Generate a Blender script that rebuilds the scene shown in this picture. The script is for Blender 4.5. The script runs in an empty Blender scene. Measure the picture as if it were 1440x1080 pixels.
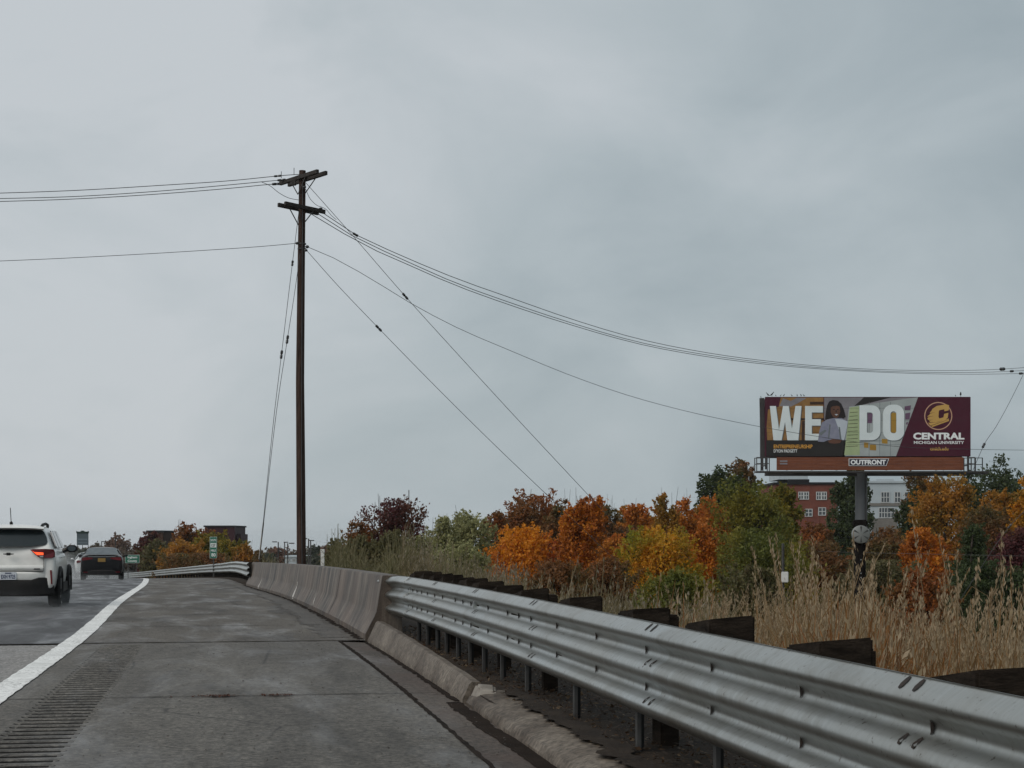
import bpy, math, random
import numpy as np
from mathutils import Vector, Matrix
R = math.radians
rng = np.random.default_rng(7)
random.seed(7)
sc = bpy.context.scene
col = sc.collection
F, CX, HY, CH = 2350.0, 720.0, 758.0, 1.25      # photo pixels: focal length, centre column, level row; camera height

def W(px, py, Y): return ((px-CX)/F*Y, Y, CH-(py-HY)/F*Y)

# ------------------------------------------------------------------ interpolation
def curve(tab):
    xs = np.array([t[0] for t in tab], float); ys = np.array([t[1] for t in tab], float)
    d = np.diff(ys)/np.diff(xs); m = np.empty_like(ys)
    m[0], m[-1] = d[0], d[-1]
    w = np.diff(xs); m[1:-1] = (d[:-1]*w[1:]+d[1:]*w[:-1])/(w[1:]+w[:-1])
    def f(x):
        x = np.asarray(x, float)
        i = np.clip(np.searchsorted(xs, x)-1, 0, len(xs)-2)
        h = xs[i+1]-xs[i]; t = (x-xs[i])/h; tc = np.clip(t, 0, 1)
        v = (2*tc**3-3*tc**2+1)*ys[i]+(tc**3-2*tc**2+tc)*h*m[i]+(-2*tc**3+3*tc**2)*ys[i+1]+(tc**3-tc**2)*h*m[i+1]
        return v+np.where(t < 0, t*h*m[0], 0)+np.where(t > 1, (t-1)*h*m[-1], 0)
    return f
XW = curve([(-40,4.9),(0,-1.86),(13.5,-4.13),(20.3,-5.35),(34.75,-8.27),(67,-14.7),(90.7,-20),(107,-24.2),(120,-28),(150,-38),(200,-57),(260,-84),(320,-116)])
ZG = curve([(-50,0),(0,0),(16,0),(33,-.11),(58,-.375),(74.6,-.57),(90,-.88),(107,-1.27),(120,-1.62),(150,-2.56),(200,-4.0),(300,-6.0),(1000,-14),(4000,-46)])
UR = curve([(-20,3.57),(20,3.57),(37,3.85),(58,3.55),(90,3.85),(120,4.0),(200,4.0),(300,4.0)])
def head(s):
    return np.arctan((XW(s+.5)-XW(s-.5)))        # negative = to the left
def P(s, u, z=0.0):
    h = head(s); return np.stack(np.broadcast_arrays(XW(s)+u*np.cos(h), s-u*np.sin(h), ZG(s)+z), -1)
DROP = curve([(0,0),(.5,.02),(1.2,.15),(3,.75),(5,1.2),(9,1.45),(16,1.6),(60,1.8),(4000,2)])
def terr(X, Y):
    h = head(Y); u = (X-XW(Y))*np.cos(h); e = u-UR(Y)-.5
    r = ZG(Y)+.08-np.where(e > 0, DROP(np.maximum(e, 0)), 0)
    return np.where(u < -13.5, ZG(Y)-.05-np.minimum((-13.5-u)*.06, .8), r)

# ------------------------------------------------------------------ objects
def tag(o, label=None, cat=None, group=None, kind=None):
    if label: o['label'] = label
    if cat: o['category'] = cat
    if group: o['group'] = group
    if kind: o['kind'] = kind
    return o
def empty(name, loc=(0,0,0), rz=0, label=None, cat=None, group=None):
    o = bpy.data.objects.new(name, None); col.objects.link(o)
    o.location = loc; o.rotation_euler = (0,0,rz); o.empty_display_size = .2
    return tag(o, label, cat, group)
def npmesh(name, V, Q, mats, parent=None, mi=None, uv=None, smooth=False, loc=None):
    V = np.asarray(V, np.float32).reshape(-1,3); Q = np.asarray(Q, np.int32); n, k = Q.shape
    me = bpy.data.meshes.new(name)
    me.vertices.add(len(V)); me.vertices.foreach_set('co', V.ravel())
    me.loops.add(n*k); me.loops.foreach_set('vertex_index', Q.ravel())
    me.polygons.add(n); me.polygons.foreach_set('loop_start', np.arange(n, dtype=np.int32)*k)
    for m in (mats if isinstance(mats, (list,tuple)) else [mats]): me.materials.append(m)
    if mi is not None: me.polygons.foreach_set('material_index', np.asarray(mi, np.int32))
    me.update(calc_edges=True)
    if uv is not None:
        l = me.uv_layers.new(name='uv'); l.data.foreach_set('uv', np.asarray(uv, np.float32)[Q.ravel()].ravel())
    if smooth: me.polygons.foreach_set('use_smooth', np.ones(n, bool))
    o = bpy.data.objects.new(name, me); col.objects.link(o)
    if parent: o.parent = parent
    if loc is not None: o.location = loc
    return o
class MB:
    def __init__(s): s.v = []; s.f = []; s.m = []
    def add(s, vs, fs, m=0):
        b = len(s.v); s.v += [tuple(map(float, p)) for p in vs]
        s.f += [tuple(i+b for i in f) for f in fs]; s.m += [m]*len(fs); return s
    def box(s, c, d, rz=0, m=0, M=None):
        x, y, z = d[0]/2, d[1]/2, d[2]/2
        vs = [Vector(p) for p in [(-x,-y,-z),(x,-y,-z),(x,y,-z),(-x,y,-z),(-x,-y,z),(x,-y,z),(x,y,z),(-x,y,z)]]
        T = Matrix.Translation(c) @ (M.to_4x4() if M is not None else Matrix.Rotation(rz, 4, 'Z'))
        return s.add([T @ v for v in vs], [(0,3,2,1),(4,5,6,7),(0,1,5,4),(1,2,6,5),(2,3,7,6),(3,0,4,7)], m)
    def beam(s, a, b, w, h, m=0):
        a, b = Vector(a), Vector(b); d = (b-a); L = d.length
        return s.box((a+b)/2, (w, L, h), M=d.to_track_quat('Y','Z').to_matrix(), m=m)
    def tube(s, pts, r, n=8, m=0, cap=True):
        pts = [Vector(p) for p in pts]; rs = r if isinstance(r, (list,tuple)) else [r]*len(pts)
        vs = []; fs = []
        for i, p in enumerate(pts):
            d = (pts[min(i+1,len(pts)-1)]-pts[max(i-1,0)]).normalized()
            a = d.cross(Vector((0,0,1)) if abs(d.z) < .9 else Vector((1,0,0))).normalized(); b = d.cross(a)
            for k in range(n):
                t = 2*math.pi*k/n; vs.append(p+(a*math.cos(t)+b*math.sin(t))*rs[i])
        for i in range(len(pts)-1):
            for k in range(n):
                fs.append((i*n+k, i*n+(k+1)%n, (i+1)*n+(k+1)%n, (i+1)*n+k))
        if cap: fs += [tuple(range(n)), tuple(range((len(pts)-1)*n+n-1, (len(pts)-1)*n-1, -1))]
        return s.add(vs, fs, m)
    def prism(s, poly, y0, y1, m=0):          # polygon in x,z ; extruded along y
        n = len(poly); vs = [(p[0],y0,p[1]) for p in poly]+[(p[0],y1,p[1]) for p in poly]
        return s.add(vs, [tuple(range(n)), tuple(range(2*n-1,n-1,-1))]+[(i,n+i,n+(i+1)%n,(i+1)%n) for i in range(n)], m)
    def loft(s, rings, m=0, closed=True, cap=True):
        n = len(rings[0]); vs = [p for r in rings for p in r]; fs = []
        for i in range(len(rings)-1):
            for k in range(n if closed else n-1):
                fs.append((i*n+k, i*n+(k+1)%n, (i+1)*n+(k+1)%n, (i+1)*n+k))
        if cap and closed: fs += [tuple(range(n-1,-1,-1)), tuple(range((len(rings)-1)*n, len(rings)*n))]
        return s.add(vs, fs, m)
    def ball(s, c, r, n=8, k=6, m=0):
        rings = []
        for i in range(1, k):
            t = math.pi*i/k
            rings.append([(c[0]+r[0]*math.sin(t)*math.cos(2*math.pi*j/n), c[1]+r[1]*math.sin(t)*math.sin(2*math.pi*j/n), c[2]-r[2]*math.cos(t)) for j in range(n)])
        return s.loft(rings, m)
    def build(s, name, mats, parent=None, smooth=None, bevel=0, loc=None):
        me = bpy.data.meshes.new(name); me.from_pydata(s.v, [], s.f)
        for m in (mats if isinstance(mats, (list,tuple)) else [mats]): me.materials.append(m)
        me.polygons.foreach_set('material_index', s.m)
        import bmesh
        bm = bmesh.new(); bm.from_mesh(me); bmesh.ops.recalc_face_normals(bm, faces=bm.faces)
        if bevel:
            bmesh.ops.bevel(bm, geom=[e for e in bm.edges if len(e.link_faces) == 2 and e.calc_face_angle(0) > .5], offset=bevel, segments=2, affect='EDGES', clamp_overlap=True)
        bm.to_mesh(me); bm.free()
        if smooth:
            me.polygons.foreach_set('use_smooth', [True]*len(me.polygons)); me.set_sharp_from_angle(angle=R(smooth))
        me.update(); o = bpy.data.objects.new(name, me); col.objects.link(o)
        if parent: o.parent = parent
        if loc is not None: o.location = loc
        return o
def text2d(txt, x0, x1, z0, z1, bold=0.0, space=1.0):
    cu = bpy.data.curves.new('t', 'FONT'); cu.body = txt; cu.size = 1; cu.offset = bold; cu.space_character = space; cu.resolution_u = 3
    o = bpy.data.objects.new('t', cu); col.objects.link(o)
    bpy.context.view_layer.update()
    me = bpy.data.meshes.new_from_object(o.evaluated_get(bpy.context.evaluated_depsgraph_get()))
    V = np.empty(len(me.vertices)*3); me.vertices.foreach_get('co', V); V = V.reshape(-1,3)
    fs = [tuple(p.vertices) for p in me.polygons]
    bpy.data.objects.remove(o); bpy.data.curves.remove(cu); bpy.data.meshes.remove(me)
    a, b = V.min(0), V.max(0)
    X = x0+(V[:,0]-a[0])/(b[0]-a[0])*(x1-x0); Z = z0+(V[:,1]-a[1])/(b[1]-a[1])*(z1-z0)
    return X, Z, fs
def lettering(name, txt, x0, x1, z0, z1, y, m, parent, bold=.02, space=1.0):
    X, Z, fs = text2d(txt, x0, x1, z0, z1, bold, space)
    mb = MB(); mb.add(list(zip(X, [y]*len(X), Z)), fs); return mb.build(name, m, parent)
def copy_tree(o, parent=None):
    c = o.copy(); col.objects.link(c); c.parent = parent
    for ch in list(o.children): copy_tree(ch, c)
    return c

# ------------------------------------------------------------------ materials
def newmat(name):
    m = bpy.data.materials.new(name); m.use_nodes = True; nt = m.node_tree
    return m, nt, nt.nodes['Principled BSDF'], nt.links.new
def N(nt, t, **kw):
    n = nt.nodes.new(t)
    for k, v in kw.items(): setattr(n, k, v)
    return n
def noise(nt, scale, detail=4, rough=.6, vec=None, dist=0):
    n = N(nt, 'ShaderNodeTexNoise'); n.inputs['Scale'].default_value = scale; n.inputs['Detail'].default_value = detail
    n.inputs['Roughness'].default_value = rough; n.inputs['Distortion'].default_value = dist
    if vec is not None: nt.links.new(vec, n.inputs['Vector'])
    return n.outputs['Fac']
def ramp(nt, fac, stops):
    r = N(nt, 'ShaderNodeValToRGB'); e = r.color_ramp.elements
    while len(e) < len(stops): e.new(.5)
    for el, (p, c) in zip(e, stops): el.position = p; el.color = (c if hasattr(c, '__len__') else (c,c,c))[:3]+(1,) if hasattr(c,'__len__') else (c,c,c,1)
    nt.links.new(fac, r.inputs['Fac']); return r.outputs['Color']
def mixc(nt, fac, a, b, mode='MIX'):
    n = N(nt, 'ShaderNodeMix', data_type='RGBA', blend_type=mode)
    for s, v in ((n.inputs['Factor'], fac), (n.inputs[6], a), (n.inputs[7], b)):
        if hasattr(v, 'is_linked') or hasattr(v, 'links'): nt.links.new(v, s)
        elif hasattr(v, '__len__'): s.default_value = tuple(v)[:3]+(1,)
        else: s.default_value = v if s.type == 'VALUE' else (v,v,v,1)
    return n.outputs[2]
def mth(nt, op, a, b=None, c=None, clamp=False):
    n = N(nt, 'ShaderNodeMath', operation=op); n.use_clamp = clamp
    for i, v in enumerate((a, b, c)):
        if v is None: continue
        if hasattr(v, 'links'): nt.links.new(v, n.inputs[i])
        else: n.inputs[i].default_value = v
    return n.outputs[0]
def objco(nt, scale=(1,1,1)):
    t = N(nt, 'ShaderNodeTexCoord'); mp = N(nt, 'ShaderNodeMapping'); mp.inputs['Scale'].default_value = scale
    nt.links.new(t.outputs['Object'], mp.inputs['Vector']); return mp.outputs['Vector']
def bump(nt, b, h, strength=.3, dist=.02):
    n = N(nt, 'ShaderNodeBump'); n.inputs['Strength'].default_value = strength; n.inputs['Distance'].default_value = dist
    nt.links.new(h, n.inputs['Height']); nt.links.new(n.outputs['Normal'], b.inputs['Normal'])
def pm(name, c1, c2=None, scale=4, rough=.6, metal=0, stretch=(1,1,1), bumps=0, coat=0, emit=None, es=0, spec=None, fine=0):
    m, nt, b, L = newmat(name)
    b.inputs['Roughness'].default_value = rough; b.inputs['Metallic'].default_value = metal
    if spec is None and rough > .58 and not metal: spec = .12
    if spec is not None: b.inputs['Specular IOR Level'].default_value = spec
    if coat: b.inputs['Coat Weight'].default_value = coat; b.inputs['Coat Roughness'].default_value = .06
    v = objco(nt, stretch); f = noise(nt, scale, 5, .65, v)
    c2 = c2 or tuple(x*.8 for x in c1)
    c = ramp(nt, f, [(.32, c1), (.68, c2)])
    if fine: c = mixc(nt, fine, c, ramp(nt, noise(nt, scale*14, 3, .7, v), [(.3, (.0,.0,.0)), (.7, (1,1,1))]), 'OVERLAY')
    L(c, b.inputs['Base Color'])
    if bumps: bump(nt, b, noise(nt, scale*5, 5, .7, v), bumps)
    if emit: b.inputs['Emission Color'].default_value = emit+(1,); b.inputs['Emission Strength'].default_value = es
    return m
def leafmat(name, cols, tint=None, tscale=.5, dirx=0):
    m, nt, b, L = newmat(name); b.inputs['Roughness'].default_value = .55; b.inputs['Specular IOR Level'].default_value = .25
    g = N(nt, 'ShaderNodeNewGeometry')
    n = len(cols); c = ramp(nt, g.outputs['Random Per Island'], [(i/(n-1), k) for i, k in enumerate(cols)])
    if tint:
        f = noise(nt, tscale, 2, .5, objco(nt)); f = ramp(nt, f, [(.42, 0.0), (.6, 1.0)])
        r2 = N(nt, 'ShaderNodeMath', operation='FRACT'); k = mth(nt, 'MULTIPLY', g.outputs['Random Per Island'], 13.7); L(k, r2.inputs[0])
        t = ramp(nt, r2.outputs[0], [(0, tint[0]), (1, tint[-1])]); c = mixc(nt, f, c, t)
    L(c, b.inputs['Base Color'])
    tr = N(nt, 'ShaderNodeBsdfTranslucent'); L(c, tr.inputs['Color'])
    mx = N(nt, 'ShaderNodeMixShader'); mx.inputs[0].default_value = .45
    L(b.outputs[0], mx.inputs[1]); L(tr.outputs[0], mx.inputs[2]); L(mx.outputs[0], nt.nodes['Material Output'].inputs['Surface'])
    return m

def pavement(name, base, dark, wet=.5, tint=None, spec=.22):
    m, nt, b, L = newmat(name); uv = N(nt, 'ShaderNodeTexCoord').outputs['UV']      # uv = (metres across, metres along)
    mp = N(nt, 'ShaderNodeMapping'); mp.inputs['Scale'].default_value = (1,.22,1); L(uv, mp.inputs['Vector']); along = mp.outputs['Vector']
    mp2 = N(nt, 'ShaderNodeMapping'); mp2.inputs['Scale'].default_value = (.5,.55,1); L(uv, mp2.inputs['Vector']); across = mp2.outputs['Vector']
    big = noise(nt, .9, 5, .6, along, .4); mid = noise(nt, 1.3, 4, .6, across, .3)
    f = mth(nt, 'ADD', mth(nt, 'MULTIPLY', big, .75), mth(nt, 'MULTIPLY', mid, .25))
    c = ramp(nt, f, [(.3, dark), (.62, base)])
    ag = noise(nt, 24, 5, .85, uv); c = mixc(nt, .85, c, ramp(nt, ag, [(.38, .08), (.62, .92)]), 'OVERLAY')
    st = ramp(nt, noise(nt, .55, 6, .68, along, 1.2), [(.36, .62), (.47, 0.0)]); c = mixc(nt, st, c, tuple(x*.45 for x in dark))
    ck = N(nt, 'ShaderNodeTexVoronoi', feature='DISTANCE_TO_EDGE'); ck.inputs['Scale'].default_value = .42; L(mixc(nt, .06, uv, noise(nt, 3, 4, .7, uv), 'ADD'), ck.inputs['Vector'])
    c = mixc(nt, mth(nt, 'MULTIPLY', ramp(nt, ck.outputs['Distance'], [(.0, 1.0), (.006, 0.0)]), ramp(nt, noise(nt, .5, 2, .5, uv), [(.5, 0.0), (.56, .8)])), c, (.015,.013,.012))
    c = mixc(nt, .6, c, ramp(nt, noise(nt, 7, 4, .7, uv), [(.36, .3), (.64, .66)]), 'OVERLAY')
    vo = N(nt, 'ShaderNodeTexVoronoi'); vo.inputs['Scale'].default_value = 9; L(uv, vo.inputs['Vector'])
    pit = ramp(nt, vo.outputs['Distance'], [(.08, 0.0), (.2, 1.0)])
    pk = ramp(nt, noise(nt, 2.3, 2, .5, uv), [(.40, 0.0), (.6, .85)])
    c = mixc(nt, mth(nt, 'MULTIPLY', mth(nt, 'SUBTRACT', 1.0, pit), pk), c, (.02,.018,.016))
    if tint: c = mixc(nt, ramp(nt, noise(nt, .6, 3, .6, uv), [(.45, 0.0), (.7, .6)]), c, tint)
    L(c, b.inputs['Base Color'])
    w = ramp(nt, noise(nt, 1.5, 6, .62, along, .6), [(.56-.12*wet, .70), (.86-.12*wet, .24)])
    L(w, b.inputs['Roughness']); b.inputs['Specular IOR Level'].default_value = spec
    hgt = mth(nt, 'ADD', mth(nt, 'MULTIPLY', noise(nt, 60, 3, .7, uv), .5), mth(nt, 'MULTIPLY', pit, .4))
    bump(nt, b, hgt, .35, .006)
    return m

M = {}
M['shoulder'] = pavement('worn_concrete', (.108,.099,.086), (.058,.052,.045), .7)
M['groove'] = pavement('groove_dirt', (.022,.02,.018), (.013,.012,.011), .1, None, .03)
M['deck'] = pavement('stained_concrete', (.097,.085,.07), (.046,.039,.032), .9)
M['gutter'] = pavement('gutter_concrete', (.09,.074,.061), (.04,.033,.028), .6, (.07,.042,.032))
M['asphalt'] = pavement('wet_asphalt', (.05,.05,.053), (.032,.032,.034), 1.2, None, .5)
M['slab'] = pavement('lane_concrete', (.23,.22,.21), (.15,.145,.14), .4)
M['joint'] = pm('joint_sealant', (.014,.012,.011), (.028,.022,.018), 3, .9, spec=.03)
def roadpaint():
    m, nt, b, L = newmat('road_paint'); v = objco(nt); c = ramp(nt, noise(nt, 2.2, 5, .7, v), [(.36, (.55,.55,.53)), (.55, (.76,.76,.74))])
    w = ramp(nt, noise(nt, 26, 4, .75, v), [(.39, 1.0), (.46, 0.0)]); c = mixc(nt, mth(nt, 'MULTIPLY', w, ramp(nt, noise(nt, 1.1, 3, .6, v), [(.38, .3), (.56, 1.0)])), c, (.10,.093,.085))
    L(c, b.inputs['Base Color']); b.inputs['Roughness'].default_value = .5; bump(nt, b, noise(nt, 30, 3, .7, v), .2); return m
M['line'] = roadpaint()
def concrete_wall():
    m, nt, b, L = newmat('barrier_concrete'); v = objco(nt); vs = objco(nt, (1.6,1.6,.16))
    st = noise(nt, 2.2, 5, .65, vs); c = ramp(nt, st, [(.39, (.014,.011,.008)), (.5, (.047,.037,.028)), (.61, (.125,.106,.085))])
    c = mixc(nt, ramp(nt, noise(nt, .5, 4, .6, v), [(.4, 0.0), (.65, .5)]), c, (.11,.075,.054))
    c = mixc(nt, .5, c, ramp(nt, noise(nt, 45, 3, .7, v), [(.3, .25), (.7, .75)]), 'OVERLAY')
    L(c, b.inputs['Base Color']); b.inputs['Roughness'].default_value = .6; bump(nt, b, noise(nt, 30, 5, .7, v), .35, .01); return m
M['barrier'] = concrete_wall()
M['curb'] = pm('curb_concrete', (.05,.038,.029), (.15,.128,.104), 1.6, .6, bumps=.4, fine=.6)
M['curbw'] = pm('chipped_concrete', (.27,.25,.22), (.16,.14,.12), 6, .7, bumps=.5)
M['scrape'] = pm('pale_sealant', (.5,.49,.46), (.28,.26,.24), 9, .6)
def galv():
    m, nt, b, L = newmat('galvanised_steel'); uv = N(nt, 'ShaderNodeTexCoord').outputs['UV']
    mp = N(nt, 'ShaderNodeMapping'); mp.inputs['Scale'].default_value = (3,22,1); mp.inputs['Rotation'].default_value = (0,0,.35); L(uv, mp.inputs['Vector'])
    dr = noise(nt, 1.6, 5, .7, mp.outputs['Vector']); bg = noise(nt, .8, 4, .6, objco(nt))
    c = ramp(nt, dr, [(.3, (.37,.39,.38)), (.7, (.46,.485,.48))])
    c = mixc(nt, ramp(nt, bg, [(.4, 0.0), (.7, .55)]), c, (.34,.325,.285)); L(c, b.inputs['Base Color'])
    b.inputs['Metallic'].default_value = 1.0; L(ramp(nt, dr, [(.3, .44), (.7, .34)]), b.inputs['Roughness'])
    dd = noise(nt, 1.1, 6, .7, uv, .8); c2 = mixc(nt, ramp(nt, dd, [(.50, 0.0), (.68, .6)]), c, (.19,.175,.14)); sp_ = noise(nt, 30, 3, .6, uv)
    c2 = mixc(nt, ramp(nt, sp_, [(.62, 0.0), (.7, .75)]), c2, (.09,.07,.05)); L(c2, b.inputs['Base Color'])
    bump(nt, b, mth(nt, 'ADD', mth(nt, 'MULTIPLY', dr, .25), mth(nt, 'MULTIPLY', noise(nt, 1.3, 2, .5, objco(nt)), 1.6)), .07, .012); return m
M['galv'] = galv()
M['slot'] = pm('bolt_slot', (.02,.02,.02), (.035,.025,.02), 20, .7)
M['darkwood'] = pm('weathered_block_wood', (.008,.0062,.005), (.034,.026,.02), 6, .92, spec=.06, stretch=(1,1,4), bumps=.6, fine=.3)
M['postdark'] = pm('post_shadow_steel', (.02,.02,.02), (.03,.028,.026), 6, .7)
M['steel'] = pm('post_steel', (.065,.064,.062), (.035,.032,.03), 6, .55, metal=.4)
M['polewood'] = pm('pole_wood', (.075,.046,.036), (.016,.010,.008), 4, .9, stretch=(4,4,.3), bumps=.8, fine=.5)
M['armwood'] = pm('crossarm_wood', (.05,.045,.042), (.025,.022,.02), 5, .85, bumps=.4)
M['wire'] = pm('wire', (.03,.03,.032), (.045,.045,.047), 3, .5)
M['insul'] = pm('insulator', (.02,.02,.022), (.03,.03,.03), 3, .3)
M['soil'] = pm('verge_soil', (.014,.0105,.008), (.034,.025,.018), 3, .9, bumps=.8, fine=.4)
M['ground'] = pm('field_grass', (.07,.06,.028), (.13,.10,.055), .3, .95, bumps=.5, fine=.4)
M['bark'] = pm('bark', (.06,.048,.04), (.03,.025,.02), 5, .9, stretch=(3,3,.5), bumps=.4)
M['litter'] = leafmat('leaf_litter', [(.03,.018,.011),(.09,.05,.026),(.045,.028,.017),(.03,.02,.013),(.19,.13,.075)])
M['leafbits'] = leafmat('leaf_bits', [(.10,.035,.018),(.06,.025,.015),(.15,.05,.025)])
M['stone'] = pm('gravel_stone', (.05,.045,.04), (.12,.11,.1), 9, .8)
# foliage
O1, O2, O3 = (.54,.17,.016), (.64,.26,.022), (.42,.105,.014)
PAL = {
 'orange': leafmat('orange_leaves', [O3,O1,O2,(0.420,0.110,0.012)], [(0.260,0.075,0.015),(0.500,0.160,0.015)], .6),
 'golden': leafmat('golden_leaves', [(.5,.20,.014),(.62,.29,.018),(.4,.13,.012)], [(.2,.14,.015),(.46,.2,.015)], .7),
 'redor': leafmat('red_orange_leaves', [(.46,.12,.022),(.54,.18,.028),(.36,.085,.02)], [(.3,.12,.025),(.56,.22,.03)], .7),
 'flame': leafmat('flame_leaves', [(.6,.22,.015),(.66,.27,.018),(.55,.17,.013)], [(.42,.08,.016),(.33,.055,.014)], .38),
 'mixed': leafmat('yellow_green_leaves', [(0.650,0.314,0.020),(0.560,0.224,0.018),(0.426,0.269,0.022)], [(0.179,0.190,0.022),(0.314,0.258,0.022)], .55),
 'rust': leafmat('rust_leaves', [(0.300,0.090,0.024),(0.195,0.068,0.022),(0.390,0.135,0.030)], [(0.120,0.075,0.030),(0.195,0.090,0.030)], .6),
 'brown': leafmat('brown_leaves', [(0.160,0.072,0.029),(0.240,0.104,0.035),(0.112,0.061,0.026)], [(0.088,0.080,0.029),(0.144,0.096,0.032)], .6),
 'purple': leafmat('purple_leaves', [(0.083,0.026,0.030),(0.128,0.039,0.039),(0.060,0.022,0.024)], [(0.150,0.060,0.030),(0.090,0.045,0.027)], .5),
 'dgreen': leafmat('dark_green_leaves', [(0.033,0.051,0.021),(0.060,0.083,0.030),(0.045,0.060,0.027)], [(0.075,0.090,0.030),(0.045,0.068,0.030)], .6),
 'green': leafmat('green_leaves', [(0.095,0.115,0.024),(0.149,0.155,0.030),(0.074,0.095,0.024)], [(0.270,0.216,0.027),(0.176,0.155,0.027)], .4),
 'ygreen': leafmat('turning_leaves', [(0.264,0.192,0.019),(0.156,0.144,0.022),(0.360,0.204,0.019)], [(0.108,0.120,0.022),(0.168,0.144,0.022)], .5),
 'olive': leafmat('olive_leaves', [(00.225,00.216,00.084),(00.320,00.309,00.141),(00.159,00.159,00.066)], [(00.375,00.375,00.188),(00.188,00.188,00.075)], .8),
 'hedge': leafmat('hedge_leaves', [(00.085,00.092,00.037),(00.144,00.126,00.051),(00.110,00.085,00.043)], [(00.169,00.144,00.068),(00.085,00.085,00.034)], .7),
 'tanor': leafmat('tan_orange_leaves', [(.36,.15,.025),(.46,.21,.028),(.27,.12,.024)], [(.24,.17,.025),(.22,.11,.025)], .4),
 'far': leafmat('hazed_leaves', [(.13,.10,.075),(.17,.12,.09),(.10,.09,.06)], [(.09,.1,.07),(.12,.11,.08)], .2),  # far foliage: distance haze is mixed into these leaf colours
 'farbrown': leafmat('hazed_brown_leaves', [(.19,.10,.07),(.23,.13,.09),(.15,.09,.06)], [(.13,.1,.07),(.16,.1,.07)], .2),
 'fargreen': leafmat('hazed_green_leaves', [(.055,.07,.05),(.08,.09,.06),(.065,.07,.055)], [(.09,.09,.06),(.07,.08,.06)], .2),
}
M['reed'] = leafmat('dry_reed', [(.20,.135,.065),(.31,.22,.12),(.15,.09,.04),(.26,.145,.055)])
M['plume'] = leafmat('reed_plume', [(.33,.25,.15),(.42,.33,.22),(.25,.175,.10)])
M['reedbrown'] = leafmat('rusty_reed', [(.22,.085,.025),(.30,.14,.045),(.15,.07,.03),(.2,.13,.05)])
M['weed'] = leafmat('weed_stem', [(.13,.105,.05),(.2,.165,.09),(.1,.085,.04),(.24,.18,.10)])
M['weedg'] = leafmat('green_weed_stem', [(.12,.115,.05),(.18,.16,.085),(.09,.082,.04)])
M['fluff'] = leafmat('seed_fluff', [(.36,.32,.25),(.28,.235,.17),(.2,.165,.11)])

# ------------------------------------------------------------------ camera, world, sun
cam = bpy.data.cameras.new('camera'); co = bpy.data.objects.new('camera', cam); col.objects.link(co)
co.location = (0,0,CH); co.rotation_euler = (R(90),0,0); cam.sensor_width = 36; cam.lens = 36*F/1440; cam.shift_y = (HY-540)/1440
cam.clip_start = .05; cam.clip_end = 9000; sc.camera = co
SUN_EL, SUN_AZ = 42, -135
wd = bpy.data.worlds.new('World'); sc.world = wd; wd.use_nodes = True; nt = wd.node_tree; L = nt.links.new
bg = nt.nodes['Background']
sky = N(nt, 'ShaderNodeTexSky', sky_type='NISHITA'); sky.sun_disc = False; sky.sun_elevation = R(SUN_EL); sky.sun_rotation = R(SUN_AZ); sky.dust_density = 4
tc = N(nt, 'ShaderNodeTexCoord'); sp = N(nt, 'ShaderNodeSeparateXYZ'); L(tc.outputs['Generated'], sp.inputs[0])
mp = N(nt, 'ShaderNodeMapping'); mp.inputs['Scale'].default_value = (1,1,1.7); mp.inputs['Rotation'].default_value = (0,.5,.2); L(tc.outputs['Generated'], mp.inputs['Vector'])
n1 = noise(nt, 5.5, 5, .55, mp.outputs['Vector'], .5); n2 = noise(nt, 1.4, 2, .5, mp.outputs['Vector'])
cl = mth(nt, 'ADD', mth(nt, 'MULTIPLY', n1, .55), mth(nt, 'MULTIPLY', n2, .48))
lr = mth(nt, 'MULTIPLY', sp.outputs['X'], -.55)                       # the cloud deck is thinner towards the sun, to the left
up = mth(nt, 'MULTIPLY', mth(nt, 'SUBTRACT', sp.outputs['Z'], .16), .1)
cl = mth(nt, 'ADD', mth(nt, 'ADD', cl, lr), up)
deck = ramp(nt, cl, [(.28, (2.85,3.4,3.68)), (.5, (3.98,4.5,4.75)), (.72, (5.2,5.55,5.8))])
L(mixc(nt, .93, sky.outputs[0], deck), bg.inputs['Color']); bg.inputs['Strength'].default_value = .1
sun = bpy.data.lights.new('sun', 'SUN'); sun.energy = 1.6; sun.angle = R(40); sun.color = (1,.96,.9)
so = bpy.data.objects.new('sun', sun); col.objects.link(so)
so.rotation_euler = Vector((-math.sin(R(-SUN_AZ))*math.cos(R(SUN_EL)), math.cos(R(SUN_AZ))*math.cos(R(SUN_EL)), math.sin(R(SUN_EL)))).to_track_quat('Z','Y').to_euler()
sc.view_settings.view_transform = 'Standard'; sc.view_settings.look = 'None'; sc.view_settings.exposure = .12; sc.view_settings.gamma = 1

# ------------------------------------------------------------------ ground and road
def sheet(name, S, U, mat, z=0.0, zf=None, kind='structure', mif=None):
    S = np.asarray(S, float)[:,None]; U = np.broadcast_to(np.asarray(U, float), (len(S), np.asarray(U).shape[-1]))
    Pt = P(S, U); Pt[...,2] += z
    D = zf(S, U) if zf is not None else np.zeros(U.shape)
    Pt[...,2] += D
    n, k = U.shape; i = np.arange(n*k).reshape(n,k)
    Q = np.stack([i[:-1,:-1],i[:-1,1:],i[1:,1:],i[1:,:-1]], -1).reshape(-1,4)
    uv = np.stack([U, np.broadcast_to(S, U.shape)], -1).reshape(-1,2)
    o = npmesh(name, Pt.reshape(-1,3), Q, mat, uv=uv, smooth=True, mi=None if mif is None else mif(np.broadcast_to(D, U.shape).ravel()[Q].mean(1)))
    return tag(o, kind=kind) if kind else o
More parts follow.
